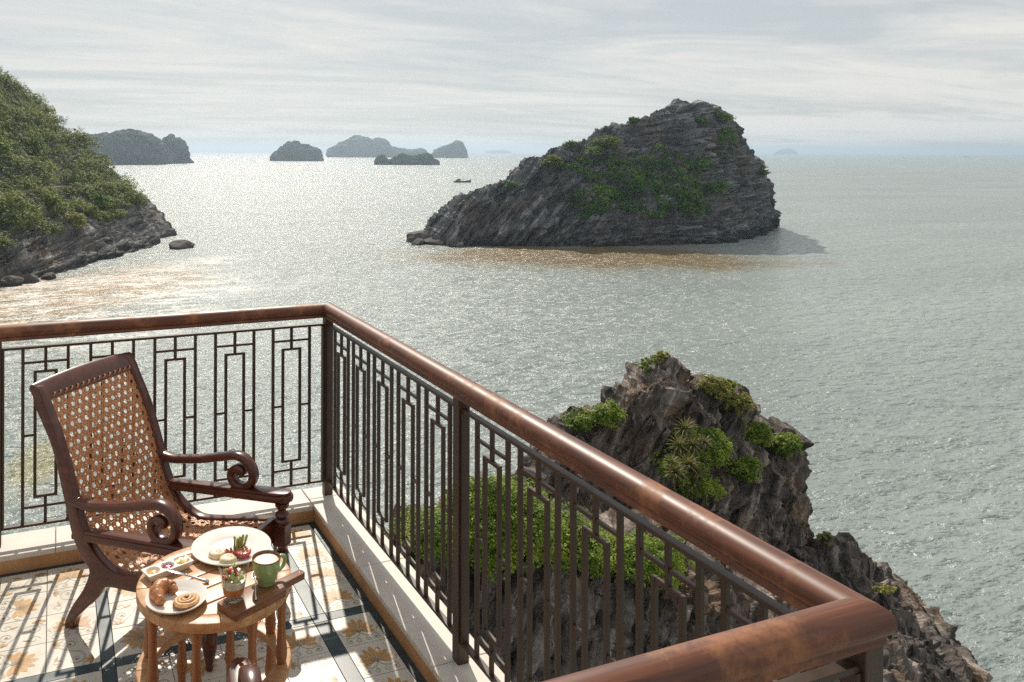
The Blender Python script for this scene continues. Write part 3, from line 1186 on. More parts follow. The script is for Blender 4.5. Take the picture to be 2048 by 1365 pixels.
def muffin(x, y, rz, label):
    e = link('muffin', wob(lathe_me('muffin', [(0, .0), (.024, .0), (.0275, .004), (.0285, .011), (.0275, .017), (.024, .0205), (.0235, .0208)], M['scone'], 36), .0014, 60, int(x * -100)), None, (x, y, TZ + .0035), rz)
    tag(e, label, 'muffin')
    top = wob(lathe_me('browned_top', [(.0238, .0204), (.021, .0225), (.012, .0238), (0, .024)], M['scone_top'], 36), .0012, 70, 3)
    link('browned_top', top, e)
    spot = wob(lathe_me('toasted_patch', [(.010, .0241), (.006, .0252), (0, .0255)], M['dough'], 20), .0008, 90, 5)
    link('toasted_patch', spot, e, (.003, -.004, 0))


def build_food():
    muffin(-.816, -1.272, .2, 'pale toasted muffin next to the ham and asparagus')
    muffin(-.790, -1.322, 1.3, 'pale toasted muffin standing nearer the dessert glass')
    # half tomato with crumb
    e = link('tomato_half', lathe_me('tomato_half', [(0, 0), (.012, .001), (.021, .007), (.0265, .017), (.0275, .024), (.026, .0265), (.0235, .027)], M['tomato'], 36), None, (-.737, -1.306, TZ + .0038))
    tag(e, 'grilled red tomato half with crumbs on the dinner plate', 'tomato')
    link('cut_face', wob(lathe_me('cut_face', [(.0238, .0268), (.018, .0262), (.01, .0272), (0, .0265)], M['tomato_in'], 30), .0015, 120, 2), e)
    rnd = random.Random(4)
    bm = bmesh.new()
    for k in range(34):
        a, r = rnd.uniform(0, 6.28), .022 * math.sqrt(rnd.random())
        bmesh.ops.create_icosphere(bm, subdivisions=1, radius=rnd.uniform(.0012, .0026), matrix=Matrix.Translation((r * math.cos(a), r * math.sin(a), .0285)))
    tag(link('crumbs', from_bm('crumbs', bm, M['crumb'], True), e), kind='stuff')
    # ham rosette: crumpled slices
    e = empty('ham_rosette', (-.772, -1.283, TZ + .0035))
    tag(e, 'crumpled rosette of cured red ham leaning on the tomato', 'ham')
    for k in range(6):
        a = k * 1.05
        V, F = [], []
        for i in range(9):
            for j in range(5):
                t, q = i / 8, j / 4
                an = a + (t - .5) * 1.5
                rr = .006 + .010 * q + .004 * math.sin(t * 9 + k)
                V.append((rr * math.cos(an) + .004 * math.cos(a), rr * math.sin(an) + .004 * math.sin(a), q * (.015 + .005 * math.sin(t * 7 + k * 2)) + .001))
        me = mesh_np('slice', V, grid_faces(9, 5), M['ham'])
        o = link('slice', me, e)
        md = o.modifiers.new('thick', 'SOLIDIFY')
        md.thickness = .0016
    # asparagus spears leaning on the ham
    rnd = random.Random(9)
    for k in range(6):
        e = empty('asparagus_spear', (-.757 + .0056 * k, -1.268 + rnd.uniform(-.004, .004) - .003 * (k % 2), TZ + .006))
        tag(e, 'green asparagus spear in the upright bundle on the dinner plate', 'asparagus', 'asparagus spears on the dinner plate')
        lean = (rnd.uniform(-.006, .002) + .0022 * k, rnd.uniform(-.014, -.006), .060 + rnd.uniform(-.006, .004))
        pts = [(lean[0] * t, lean[1] * t * t, lean[2] * t) for t in (0, .2, .4, .6, .75, .85, .93, 1.0)]
        link('stalk', tube_me('stalk', pts, [.0042, .0042, .0041, .0040, .0046, .0046, .0036, .0008], M['asparagus'], 8), e)
        bm = bmesh.new()
        for q in range(16):
            t = .55 + .43 * q / 16
            an = q * 2.4
            c = Vector((lean[0] * t, lean[1] * t * t, lean[2] * t))
            bmesh.ops.create_cone(bm, segments=4, radius1=.0016, radius2=.0001, depth=.006, cap_ends=False,
                                  matrix=Matrix.Translation(c + Vector((math.cos(an) * .0034, math.sin(an) * .0034, .001))) @ Matrix.Rotation(.3, 4, Vector((-math.sin(an), math.cos(an), 0))))
        tag(link('tip_scales', from_bm('tip_scales', bm, M['asparagus']), e), kind='stuff')
    # croissant: five rolled ridges along a crescent
    e = empty('croissant', (-1.008, -1.463, TZ + .006), R(0))
    tag(e, 'golden croissant curled on the small white side plate', 'croissant')
    path = catmull([(.030, .012, .004), (.020, .034, .010), (-.006, .036, .014), (-.022, .014, .014), (-.022, -.016, .010), (-.014, -.036, .003)], 12)
    n = len(path)
    rad = []
    for i in range(n):
        t = i / (n - 1)
        base = .0215 * math.sin(math.pi * min(1, max(0, .08 + .84 * t))) ** .75 + .002
        ph = (t * 7.0) % 1
        rad.append(base * (.86 + .17 * (1 - ph)))
    me = tube_me('body', [(p[0], p[1], p[2] + .006) for p in path], rad, [M['crust'], M['crust_dark']], 22)
    nr = 22
    for p in me.polygons:
        if p.index < (n - 1) * nr:
            t = (p.index // nr) / (n - 1)
            if (t * 7.0) % 1 > .72:
                p.material_index = 1
    link('body', wob(me, .0022, 55, 8), e)
    # cinnamon roll: flat spiral
    e = empty('cinnamon_roll', (-.955, -1.512, TZ + .005), R(30))
    tag(e, 'coiled cinnamon roll lying against the croissant', 'pastry')
    pts, rad = [], []
    for i in range(110):
        t = i / 109
        a = t * 3.1 * 2 * math.pi
        r = .0045 + .0335 * t
        pts.append((r * math.cos(a), r * math.sin(a) * .86, .011 + .008 * (1 - t) + .0015 * math.sin(a * 1.3)))
        rad.append(.0066 if t < .97 else .0066 * (1 - (t - .97) / .045))
    link('dough_coil', wob(tube_me('dough_coil', pts, rad, M['dough'], 12), .0012, 90, 3), e)
    link('cinnamon_filling', wob(lathe_me('cinnamon_filling', [(0, .0165), (.018, .014), (.036, .009), (.038, .004), (.03, .001), (0, .001)], M['cinnamon'], 30), .001, 80, 1), e)

    # three-part relish dish
    def frame_axis(p, q):
        d = Vector(q) - Vector(p)
        return math.atan2(d.y, d.x)
    ang = math.atan2(.061, .140)
    ang = R(20)
    e = empty('relish_dish', (-.980, -1.298, TZ), ang)
    tag(e, 'oblong white relish dish with three wells beside the large plate', 'dish')
    V, F = [], []
    nx, ny = 85, 33
    Lx, Ly, H = .155, .060, .022
    X = np.linspace(-Lx / 2, Lx / 2, nx)
    Y = np.linspace(-Ly / 2, Ly / 2, ny)
    gx, gy = np.meshgrid(X, Y, indexing='ij')
    wells = [(-.050, .0215), (0.0, .0205), (.050, .0215)]
    z = np.full_like(gx, H)
    for k, (cx, r) in enumerate(wells):
        if k < 2:
            d = np.hypot(gx - cx, gy) / r
        else:
            d = (np.abs((gx - cx) / r) ** 4 + np.abs(gy / (r * 1.05)) ** 4) ** .25
        z = np.minimum(z, np.where(d < 1.08, H - .013 * np.clip(1 - (d / 1.05) ** 4, 0, 1), H))
    top = np.stack([gx, gy, z], -1).reshape(-1, 3)
    F = grid_faces(nx, ny)
    # outer wall down to a smaller foot
    rim = [i * ny for i in range(nx)] + [(nx - 1) * ny + j for j in range(1, ny)] + [i * ny + ny - 1 for i in range(nx - 2, -1, -1)] + [j for j in range(ny - 2, 0, -1)]
    foot = top[rim].copy()
    foot[:, 0] *= .86
    foot[:, 1] *= .76
    foot[:, 2] = 0
    nb = len(top)
    allv = np.concatenate([top, foot])
    m = len(rim)
    wall = np.array([(rim[i], rim[(i + 1) % m], nb + (i + 1) % m, nb + i) for i in range(m)])
    me = mesh_np('dish_body', allv, np.concatenate([F, wall]), M['china'])
    bm = bmesh.new()
    bm.from_mesh(me)
    bmesh.ops.recalc_face_normals(bm, faces=bm.faces)
    bm.to_mesh(me)
    bm.free()
    smooth_by_angle(me, 50)
    link('dish_body', me, e)
    for nm, lab, mt, cx in (('preserve', 'amber fruit preserve in the end well of the relish dish', 'mustard', -.050), ('jam', 'dark red berry jam in the middle well of the relish dish', 'jam', 0)):
        o = link(nm, wob(lathe_me(nm, [(0, H - .002), (.010, H - .003), (.0175, H - .006), (.0185, H - .009)], M[mt], 32), .002, 110, 4), None,
                 Vector((-.980, -1.298, TZ)) + Vector((cx * math.cos(ang), cx * math.sin(ang), 0)))
        tag(o, lab, nm if nm == 'jam' else 'preserve')
    # heart-shaped butter pats
    heart = []
    for k in range(28):
        a = 2 * math.pi * k / 28
        heart.append((.00092 * 16 * math.sin(a) ** 3, .00092 * (13 * math.cos(a) - 5 * math.cos(2 * a) - 2 * math.cos(3 * a) - math.cos(4 * a))))
    me = extrude_me('butter_pat', heart, 0, .006, lambda u, v, a: (u, v, a), M['butter'], .0015, 40)
    for dx, dy, dz, rz, rx, lab in ((.047, .006, H - .009, .3, .12, 'heart shaped butter pat lying underneath in the relish dish'), (.056, -.006, H - .0035, -.2, .25, 'heart shaped butter pat lying on top in the relish dish')):
        o = link('butter_pat', me, None, Vector((-.980, -1.298, TZ)) + Vector((dx * math.cos(ang) - dy * math.sin(ang), dx * math.sin(ang) + dy * math.cos(ang), dz)), (rx, -.1, ang + rz))
        tag(o, lab, 'butter')
    # butter knife resting on the dish
    k0, k1 = Vector((-.985, -1.336, TZ + .0275)), Vector((-.868, -1.412, TZ + .004))
    e = empty('butter_knife', k0)
    e.rotation_euler = (k1 - k0).to_track_quat('X', 'Z').to_euler()
    tag(e, 'silver butter knife propped on the relish dish edge', 'knife')
    Lk = (k1 - k0).length
    blade = [(0, -.004), (.004, -.0075), (.03, -.0085), (.055, -.0068), (.060, -.0035), (.060, .0035), (.05, .0048), (.012, .0062), (.003, .003)]
    link('blade', extrude_me('blade', blade, -.0008, .0008, lambda u, v, a: (u, v, a), M['steel'], .0004), e)
    hnd = [(.058, .0030), (.064, .0036), (.070, .0026), (.10, .0036), (Lk - .015, .0048), (Lk - .004, .0056), (Lk, .003)]
    link('handle', tube_me('handle', [(x, 0, 0) for x, r in hnd], [r for x, r in hnd], M['steel'], 12), e)
    # serving board with handle
    bang = math.atan2(.415, .91)
    cb = Vector((-.7650, -1.5620, TZ))
    e = empty('serving_board', cb, bang)
    tag(e, 'dark wooden serving board with a pierced handle under the mug', 'board')
    out = [(-.098, -.044), (-.094, -.047), (.086, -.047), (.096, -.040), (.100, -.020), (.106, -.0155), (.190, -.0145), (.197, -.010), (.199, 0), (.197, .010), (.190, .0145),
           (.106, .0155), (.100, .020), (.096, .040), (.086, .047), (-.094, .047), (-.098, .044)]
    me = extrude_me('board_body', out, 0.0, .0215, lambda u, v, a: (u, v, a), M['board'], .0025, 40)
    link('board_body', me, e)
    link('hole_shade_disc', lathe_me('hole_shade_disc', [(0, .0219), (.0036, .0219), (.0044, .0216)], M['bolt'], 14), e, (.184, 0, 0))  # flat dark disc, paints the shade of a hole in the handle
    BZ = TZ + .0216
    # dessert glass
    gx_, gy_ = -.822, -1.556
    prof = [(0, .0), (.029, .0), (.031, .002), (.0318, .012), (.0345, .035), (.0395, .068), (.0455, .098), (.0462, .1012), (.0452, .1018), (.0440, .099), (.0380, .068),
            (.0330, .036), (.0302, .0165), (.027, .0140), (0, .0135)]
    e = empty('dessert_glass', (gx_, gy_, BZ))
    tag(e, 'clear tumbler of layered fruit dessert on the serving board', 'glass')
    link('tumbler', lathe_me('tumbler', prof, M['glass'], 48, ang=60), e)

    def layer(nm, z0, z1, mt, dome=0.0):
        def rr(z):
            return float(np.interp(z, [.0165, .036, .068, .099], [.0300, .0328, .0378, .0438])) - .0004
        zs = np.linspace(z0, z1, 6)
        pr = [(0, z0)] + [(rr(q), q) for q in zs] + [(rr(z1) * .7, z1 + dome), (0, z1 + dome * 1.2)]
        link(nm, wob(lathe_me(nm, pr, M[mt], 40, ang=60), .0002, 60, 3), e)
    layer('puree_layer', .0150, .036, 'puree')
    layer('yoghurt_layer', .0363, .055, 'yoghurt', .001)
    rnd = random.Random(3)
    fruit = []
    cells = []
    for k in range(30):
        a, q = rnd.uniform(0, 6.28), math.sqrt(rnd.random()) * .030
        fruit.append((q * math.cos(a), q * math.sin(a), .060 + .006 * (k // 13) + rnd.uniform(0, .004), rnd.choice(['berry', 'kiwi', 'melon', 'melon', 'kiwi', 'melon'])))
    for k in range(4):
        fruit.append((rnd.uniform(-.014, .014), rnd.uniform(-.014, .014), .078 + rnd.uniform(0, .003), 'berry'))
    for x, y, zz, mt in fruit:
        s = rnd.uniform(.010, .014)
        o = link('fruit_piece', box_me('fruit_piece', (s, s * .9, s * .8), M[mt], .002, seg=2), e, (x, y, zz), (rnd.uniform(-.6, .6), rnd.uniform(-.6, .6), rnd.uniform(0, 3)))
    for k in range(5):
        an = k * 1.25
        link('mint_leaf', extrude_me('mint_leaf', [(0, 0), (.004, .003), (.009, .0025), (.012, 0), (.009, -.0025), (.004, -.003)], 0, .0006, lambda u, v, a: (u, v, a), M['asparagus']), e,
             (.002, .002, .088), (0, -.7, an))
    # teaspoon standing against the mug
    b0, b1 = Vector((-.742, -1.500, BZ + .024)), Vector((-.765, -1.598, BZ + .0035))
    e = empty('teaspoon', b0)
    e.rotation_euler = (b1 - b0).to_track_quat('X', 'Z').to_euler()
    tag(e, 'small steel teaspoon resting bowl up against the green mug', 'spoon')
    V = []
    for i in range(13):
        for j in range(9):
            u, v = i / 12 * 2 - 1, j / 8 * 2 - 1
            wy = math.sqrt(max(0, 1 - u * u)) * .0125 * (1 + .12 * u * -1)
            V.append((u * .0185, v * wy, .0045 * (u * u + v * v * (1 - u * u)) - .0045))
    o = link('bowl', mesh_np('bowl', V, grid_faces(13, 9), M['steel']), e)
    md = o.modifiers.new('thick', 'SOLIDIFY')
    md.thickness = .0012
    Ls = (b1 - b0).length
    hn = [(.017, .0018), (.03, .0017), (.06, .0019), (Ls - .012, .0028), (Ls, .003)]
    o = link('handle', tube_me('handle', [(x, 0, .001) for x, r in hn], [r for x, r in hn], M['steel'], 10), e)
    # mug of coffee
    e = empty('coffee_mug', (-.712, -1.512, BZ), R(19))
    tag(e, 'pale green ceramic mug with brown rim full of foamy coffee', 'mug')
    prof = [(0, .0), (.023, .0), (.0255, .001), (.0262, .004), (.0295, .013), (.0362, .030), (.0412, .050), (.0432, .066), (.0436, .0765)]
    link('cup', lathe_me('cup', prof, M['mug_green'], 48, ang=50), e)
    link('brown_rim', lathe_me('brown_rim', [(.0436, .0765), (.0436, .0788), (.0428, .0798), (.0414, .0790), (.0404, .064), (.036, .045), (0, .045)], M['mug_brown'], 48, ang=60), e)
    link('crema_ring', lathe_me('crema_ring', [(.0407, .0700), (.034, .0707), (0, .0707)], M['crema'], 40), e)
    link('milk_foam', wob(lathe_me('milk_foam', [(.0370, .0705), (.035, .0722), (.02, .0732), (0, .0734)], M['foam'], 40), .0012, 60, 3), e)
    hp_ = catmull([(.0395, 0, .060), (.052, 0, .067), (.0665, 0, .062), (.0690, 0, .047), (.060, 0, .032), (.046, 0, .025), (.032, 0, .023)], 7)
    o = link('handle', tube_me('handle', hp_, .0052, M['mug_green'], 12), e)
    o.scale = (1, 1.35, 1)


build_plates()
build_food()
# ------------------------------------------------------------------ sea
def soft_ellipse(nt, vec, px, py, half_len, half_wid, ang=None, edge=(0.55, 1.0), warp=None):
    c = at_z(px, py, SEA)
    mp = N(nt, 'ShaderNodeMapping')
    mp.vector_type = 'TEXTURE'
    mp.inputs['Location'].default_value = (c.x, c.y, 0)
    mp.inputs['Rotation'].default_value = (0, 0, -YAW if ang is None else ang)
    mp.inputs['Scale'].default_value = (half_len, half_wid, 1e6)
    nt.links.new(vec, mp.inputs[0])
    ln = N(nt, 'ShaderNodeVectorMath', operation='LENGTH')
    nt.links.new(mp.outputs[0], ln.inputs[0])
    v = ln.outputs['Value']
    if warp is not None:
        v = math_node(nt, 'ADD', v, math_node(nt, 'MULTIPLY', math_node(nt, 'SUBTRACT', warp, 0.5), 1.1))
    mr = N(nt, 'ShaderNodeMapRange', n1=edge[0], n2=edge[1], n3=1.0, n4=0.0)
    mr.interpolation_type = 'SMOOTHSTEP'
    nt.links.new(v, mr.inputs[0])
    return mr.outputs[0]


def build_sea():
    m, nt, p, out = new_mat('sea_water')
    tc = N(nt, 'ShaderNodeTexCoord')
    ob = tc.outputs['Object']

    def noise(scale, detail=3, rough=0.5, dist=0.0, stretch=None, rot=0.0):
        src = ob
        if stretch:
            mp = N(nt, 'ShaderNodeMapping')
            mp.inputs['Rotation'].default_value = (0, 0, rot)
            mp.inputs['Scale'].default_value = stretch
            nt.links.new(ob, mp.inputs[0])
            src = mp.outputs[0]
        n = N(nt, 'ShaderNodeTexNoise', i_Scale=scale, i_Detail=detail, i_Roughness=rough, i_Distortion=dist)
        nt.links.new(src, n.inputs['Vector'])
        return n.outputs[0]
    warp = noise(0.05, 5, 0.6)
    patch = noise(0.011, 4, 0.6, 0.4, (1, 2.2, 1), R(-20))
    deep = ramp(nt, patch, [(0.35, (0.222, 0.262, 0.250)), (0.65, (0.275, 0.315, 0.300))])
    # suspended silt off the island, whose dark reflection is painted in; sand off the beach
    silt_reflection = soft_ellipse(nt, ob, 1175, 512, 56, 30, None, (0.45, 1.05), warp)
    col = mixc(nt, math_node(nt, 'MULTIPLY', silt_reflection, 0.95), deep, (0.170, 0.120, 0.052))
    s2 = soft_ellipse(nt, ob, 40, 605, 24, 60, R(-48), (0.35, 1.05), warp)
    sand = math_node(nt, 'MULTIPLY', s2, ramp(nt, noise(0.16, 5, 0.65, 0.8, (1, 2.6, 1), R(-30)), [(0.36, (0.25, 0.25, 0.25)), (0.56, (1, 1, 1))]))
    col = mixc(nt, math_node(nt, 'MULTIPLY', sand, 0.9), col, (0.35, 0.215, 0.085))
    kelp = soft_ellipse(nt, ob, 80, 925, 3.0, 7.0, R(-12), (0.3, 1.1), noise(0.5, 4, 0.6))
    col = mixc(nt, math_node(nt, 'MULTIPLY', kelp, 0.6), col, (0.24, 0.20, 0.045))
    # surf: streaks of foam rolling onto the beach
    f1 = soft_ellipse(nt, ob, 110, 620, 30, 62, R(-48), (0.5, 1.05), warp)
    streak = ramp(nt, noise(0.20, 7, 0.68, 1.2, (0.55, 1.6, 1), R(-42)), [(0.455, (0, 0, 0)), (0.545, (1, 1, 1))])
    lace = ramp(nt, noise(1.6, 6, 0.7, 0.5), [(0.42, (0.15, 0.15, 0.15)), (0.56, (1, 1, 1))])
    foam = math_node(nt, 'MULTIPLY', math_node(nt, 'MULTIPLY', f1, streak), lace)
    isl = soft_ellipse(nt, ob, 1180, 489, 52, 3.2, None, (0.8, 1.06), warp)
    edge_foam = math_node(nt, 'MULTIPLY', isl, ramp(nt, noise(0.35, 6, 0.7), [(0.56, (0, 0, 0)), (0.64, (1, 1, 1))]))
    wash = soft_ellipse(nt, ob, 425, 522, 12, 8, R(20), (0.3, 1.1), warp)
    foam = math_node(nt, 'ADD', foam, math_node(nt, 'MULTIPLY', wash, math_node(nt, 'MULTIPLY', streak, lace)), True)
    foam = math_node(nt, 'ADD', foam, math_node(nt, 'MULTIPLY', edge_foam, 0.8), True)
    cap = ramp(nt, noise(0.45, 7, 0.7, 0.6, (1, 2.2, 1), R(-12)), [(0.70, (0, 0, 0)), (0.76, (1, 1, 1))])
    foam = math_node(nt, 'ADD', foam, math_node(nt, 'MULTIPLY', cap, 0.25), True)
    col = mixc(nt, foam, col, (0.80, 0.79, 0.75))
    nt.links.new(col, p.inputs['Base Color'])
    rg = N(nt, 'ShaderNodeMapRange', n3=0.29, n4=0.6)
    nt.links.new(foam, rg.inputs[0])
    nt.links.new(rg.outputs[0], p.inputs['Roughness'])
    p.inputs['IOR'].default_value = 1.34
    h1 = noise(0.16, 4, 0.6, 0.3, (0.75, 1.5, 1), R(-18))
    h2 = noise(0.75, 4, 0.62, 0.3, (0.8, 1.5, 1), R(-30))
    h3 = noise(2.6, 3, 0.6, 0.0)
    hh = math_node(nt, 'ADD', math_node(nt, 'MULTIPLY', h1, 1.1), math_node(nt, 'ADD', math_node(nt, 'MULTIPLY', h2, 0.42), math_node(nt, 'MULTIPLY', h3, 0.13)))
    bp = N(nt, 'ShaderNodeBump', i_Strength=1.0, i_Distance=1.0)
    nt.links.new(hh, bp.inputs['Height'])
    # facets too small for the bump: independent slopes that scatter the sun into glitter
    nrm = bp.outputs[0]
    for sc_, amp, st_, rot in ((0.75, 1.6, (0.75, 1.7), R(-22)), (3.0, 1.5, (0.9, 1.5), R(-14))):
        mp = N(nt, 'ShaderNodeMapping')
        mp.inputs['Rotation'].default_value = (0, 0, rot)
        mp.inputs['Scale'].default_value = (st_[0], st_[1], 1)
        nt.links.new(ob, mp.inputs[0])
        nn = N(nt, 'ShaderNodeTexNoise', i_Scale=sc_, i_Detail=3, i_Roughness=0.62)
        nt.links.new(mp.outputs[0], nn.inputs['Vector'])
        sb = N(nt, 'ShaderNodeVectorMath', operation='SUBTRACT')
        sb.inputs[1].default_value = (0.5, 0.5, 0.5)
        nt.links.new(nn.outputs['Color'], sb.inputs[0])
        ml = N(nt, 'ShaderNodeVectorMath', operation='MULTIPLY')
        ml.inputs[1].default_value = (amp, amp, 0)
        nt.links.new(sb.outputs[0], ml.inputs[0])
        ad = N(nt, 'ShaderNodeVectorMath', operation='ADD')
        nt.links.new(nrm, ad.inputs[0])
        nt.links.new(ml.outputs[0], ad.inputs[1])
        nrm = ad.outputs[0]
    nz = N(nt, 'ShaderNodeVectorMath', operation='NORMALIZE')
    nt.links.new(nrm, nz.inputs[0])
    nt.links.new(nz.outputs[0], p.inputs['Normal'])
    r = 16000.0
    n = 48
    V = [(0, 0, SEA)] + [(r * math.cos(2 * math.pi * k / n), r * math.sin(2 * math.pi * k / n), SEA) for k in range(n)]
    F = [(0, 1 + k, 1 + (k + 1) % n) for k in range(n)]
    o = link('sea', mesh_np('sea', V, F, m, False))
    tag(o, 'grey green sea glittering under the sun', kind='structure')


build_sea()


def build_haze(density=1.6e-4):
    m = bpy.data.materials.new('haze_air')
    m.use_nodes = True
    nt = m.node_tree
    nt.nodes.clear()
    out = N(nt, 'ShaderNodeOutputMaterial')
    v = N(nt, 'ShaderNodeVolumePrincipled')
    v.inputs['Color'].default_value = (0.66, 0.83, 1.0, 1)
    v.inputs['Density'].default_value = density
    v.inputs['Anisotropy'].default_value = 0.5
    nt.links.new(v.outputs[0], out.inputs['Volume'])
    z0, z1 = SEA - 2.5, SEA + 112
    o = link('haze', box_me('haze', (36000, 36000, z1 - z0), m), None, (0, 0, (z0 + z1) / 2))
    tag(o, 'thin sea haze over the bay', kind='stuff')


build_haze()


# ------------------------------------------------------------------ rock masses
def rock_mat(name, dark, light, warm, scale=1.0, lichen=0.0, wet=2.0, band=None, green=0.0):
    m, nt, p, out = new_mat(name)
    tc = N(nt, 'ShaderNodeTexCoord')
    ob = tc.outputs['Object']

    def noise(sc_, detail=6, rough=0.62, dist=0.0, stretch=None, rot=(0, 0, 0)):
        src = ob
        if stretch:
            mp = N(nt, 'ShaderNodeMapping')
            mp.inputs['Rotation'].default_value = rot
            mp.inputs['Scale'].default_value = stretch
            nt.links.new(ob, mp.inputs[0])
            src = mp.outputs[0]
        n = N(nt, 'ShaderNodeTexNoise', i_Scale=sc_ * scale, i_Detail=detail, i_Roughness=rough, i_Distortion=dist)
        nt.links.new(src, n.inputs['Vector'])
        return n.outputs[0]
    a = noise(0.22, 8, 0.68, 0.5)
    col = ramp(nt, a, [(0.30, dark), (0.52, [(x + y) / 2 for x, y in zip(dark, light)]), (0.70, light)])
    b = noise(0.9, 7, 0.7, 0.3, (1.6, 1.6, 0.45), (0.35, 0.2, 0))
    col = mixc(nt, math_node(nt, 'MULTIPLY', ramp(nt, b, [(0.54, (0, 0, 0)), (0.68, (1, 1, 1))]), 0.55), col, [min(1, 1.45 * c) for c in light])
    w = noise(0.12, 5, 0.6)
    col = mixc(nt, math_node(nt, 'MULTIPLY', ramp(nt, w, [(0.52, (0, 0, 0)), (0.66, (1, 1, 1))]), 0.6), col, warm)
    if band:
        m1 = N(nt, 'ShaderNodeMapping')
        m1.inputs['Rotation'].default_value = (0, 0, YAW)
        nt.links.new(ob, m1.inputs[0])
        outs = []
        for ang, thick in band:
            m2 = N(nt, 'ShaderNodeMapping')
            m2.inputs['Rotation'].default_value = (0, ang, 0)
            nt.links.new(m1.outputs[0], m2.inputs[0])
            m3 = N(nt, 'ShaderNodeMapping')
            m3.inputs['Scale'].default_value = (0.10 / thick, 0.16 / thick, 1.0 / thick)
            nt.links.new(m2.outputs[0], m3.inputs[0])
            nb_ = N(nt, 'ShaderNodeTexNoise', i_Scale=1.0, i_Detail=7, i_Roughness=0.68, i_Distortion=0.55)
            nt.links.new(m3.outputs[0], nb_.inputs['Vector'])
            outs.append(nb_.outputs[0])
        bb = outs[0]
        if len(outs) > 1:
            c0 = at_depth(1150, 400, 225)
            c1 = at_depth(1330, 400, 225)
            sx_ = N(nt, 'ShaderNodeSeparateXYZ')
            nt.links.new(m1.outputs[0], sx_.inputs[0])
            f0 = c0.x * RGT[0] + c0.y * RGT[1]
            f1 = c1.x * RGT[0] + c1.y * RGT[1]
            mr_ = N(nt, 'ShaderNodeMapRange', n1=f0, n2=f1)
            nt.links.new(sx_.outputs[0], mr_.inputs[0])
            mm = N(nt, 'ShaderNodeMix')
            nt.links.new(mr_.outputs[0], mm.inputs[0])
            nt.links.new(outs[0], mm.inputs[2])
            nt.links.new(outs[1], mm.inputs[3])
            bb = mm.outputs[0]
        col = mixc(nt, ramp(nt, bb, [(0.36, (0.95, 0.95, 0.95)), (0.47, (0, 0, 0))]), col, [0.30 * c for c in dark])
        col = mixc(nt, ramp(nt, bb, [(0.53, (0, 0, 0)), (0.66, (0.85, 0.85, 0.85))]), col, [min(1, 1.9 * c) for c in light])
    else:
        bb = None
    geo = N(nt, 'ShaderNodeNewGeometry')
    sp = N(nt, 'ShaderNodeSeparateXYZ')
    nt.links.new(geo.outputs['Position'], sp.inputs[0])
    if green:
        sn = N(nt, 'ShaderNodeSeparateXYZ')
        nt.links.new(geo.outputs['True Normal'], sn.inputs[0])
        up = math_node(nt, 'ADD', sn.outputs[2], math_node(nt, 'MULTIPLY', math_node(nt, 'SUBTRACT', noise(0.35, 6, 0.65), 0.5), 1.6))
        gm = N(nt, 'ShaderNodeMapRange', n1=green, n2=green + 0.2)
        nt.links.new(up, gm.inputs[0])
        col = mixc(nt, gm.outputs[0], col, ramp(nt, noise(0.9, 4), [(0.35, (0.012, 0.034, 0.026)), (0.65, (0.034, 0.066, 0.040))]))
    # wet tide band with a ragged top
    hz = math_node(nt, 'ADD', math_node(nt, 'SUBTRACT', sp.outputs[2], SEA), math_node(nt, 'MULTIPLY', math_node(nt, 'SUBTRACT', noise(0.3, 4), 0.5), -2.4 * wet))
    wm = N(nt, 'ShaderNodeMapRange', n1=0.35 * wet, n2=wet, n3=0.62, n4=0.0)
    nt.links.new(hz, wm.inputs[0])
    col = mixc(nt, wm.outputs[0], col, [c * 0.45 for c in dark])
    nt.links.new(col, p.inputs['Base Color'])
    p.inputs['Roughness'].default_value = 0.85
    p.inputs['Specular IOR Level'].default_value = 0.25
    c = noise(2.4, 6, 0.7, 0.4)
    hsum = math_node(nt, 'ADD', c, math_node(nt, 'MULTIPLY', b, 1.2))
    if bb is not None:
        hsum = math_node(nt, 'ADD', hsum, math_node(nt, 'MULTIPLY', bb, 2.5))
    bp = N(nt, 'ShaderNodeBump', i_Strength=0.9, i_Distance=0.35 / scale)
    nt.links.new(hsum, bp.inputs['Height'])
    nt.links.new(bp.outputs[0], p.inputs['Normal'])
    return m


M['rock_island'] = rock_mat('island_limestone', (0.022, 0.026, 0.033), (0.250, 0.250, 0.262), (0.190, 0.140, 0.115), 0.8, wet=2.2, band=((R(50), 1.5), (R(9), 1.3)))
M['rock_near'] = rock_mat('cliff_limestone', (0.020, 0.018, 0.018), (0.29, 0.245, 0.215), (0.26, 0.155, 0.080), 2.2, wet=1.4, band=((R(62), 0.5),))
M['rock_head'] = rock_mat('headland_limestone', (0.036, 0.037, 0.042), (0.30, 0.285, 0.275), (0.28, 0.18, 0.105), 0.9, wet=2.0, band=((R(35), 1.4),))
M['rock_far'] = rock_mat('far_karst', (0.022, 0.034, 0.048), (0.13, 0.145, 0.165), (0.13, 0.125, 0.12), 0.12, wet=6.0, green=0.30)  # bluish base tones put part of the distance haze into the colour
M['boulder'] = rock_mat('shore_boulder', (0.055, 0.05, 0.05), (0.15, 0.135, 0.12), (0.13, 0.09, 0.06), 2.0, wet=0.8)


def interp(xs, ys, x):
    return np.interp(x, xs, ys)


FRONT = [(1.0, 0.0), (0.985, 0.10), (0.94, 0.24), (0.84, 0.42), (0.66, 0.60), (0.42, 0.79), (0.18, 0.93), (0.0, 1.0)]
BACK = [(0.0, 1.0), (0.3, 0.88), (0.7, 0.55), (0.95, 0.2), (1.0, 0.0)]


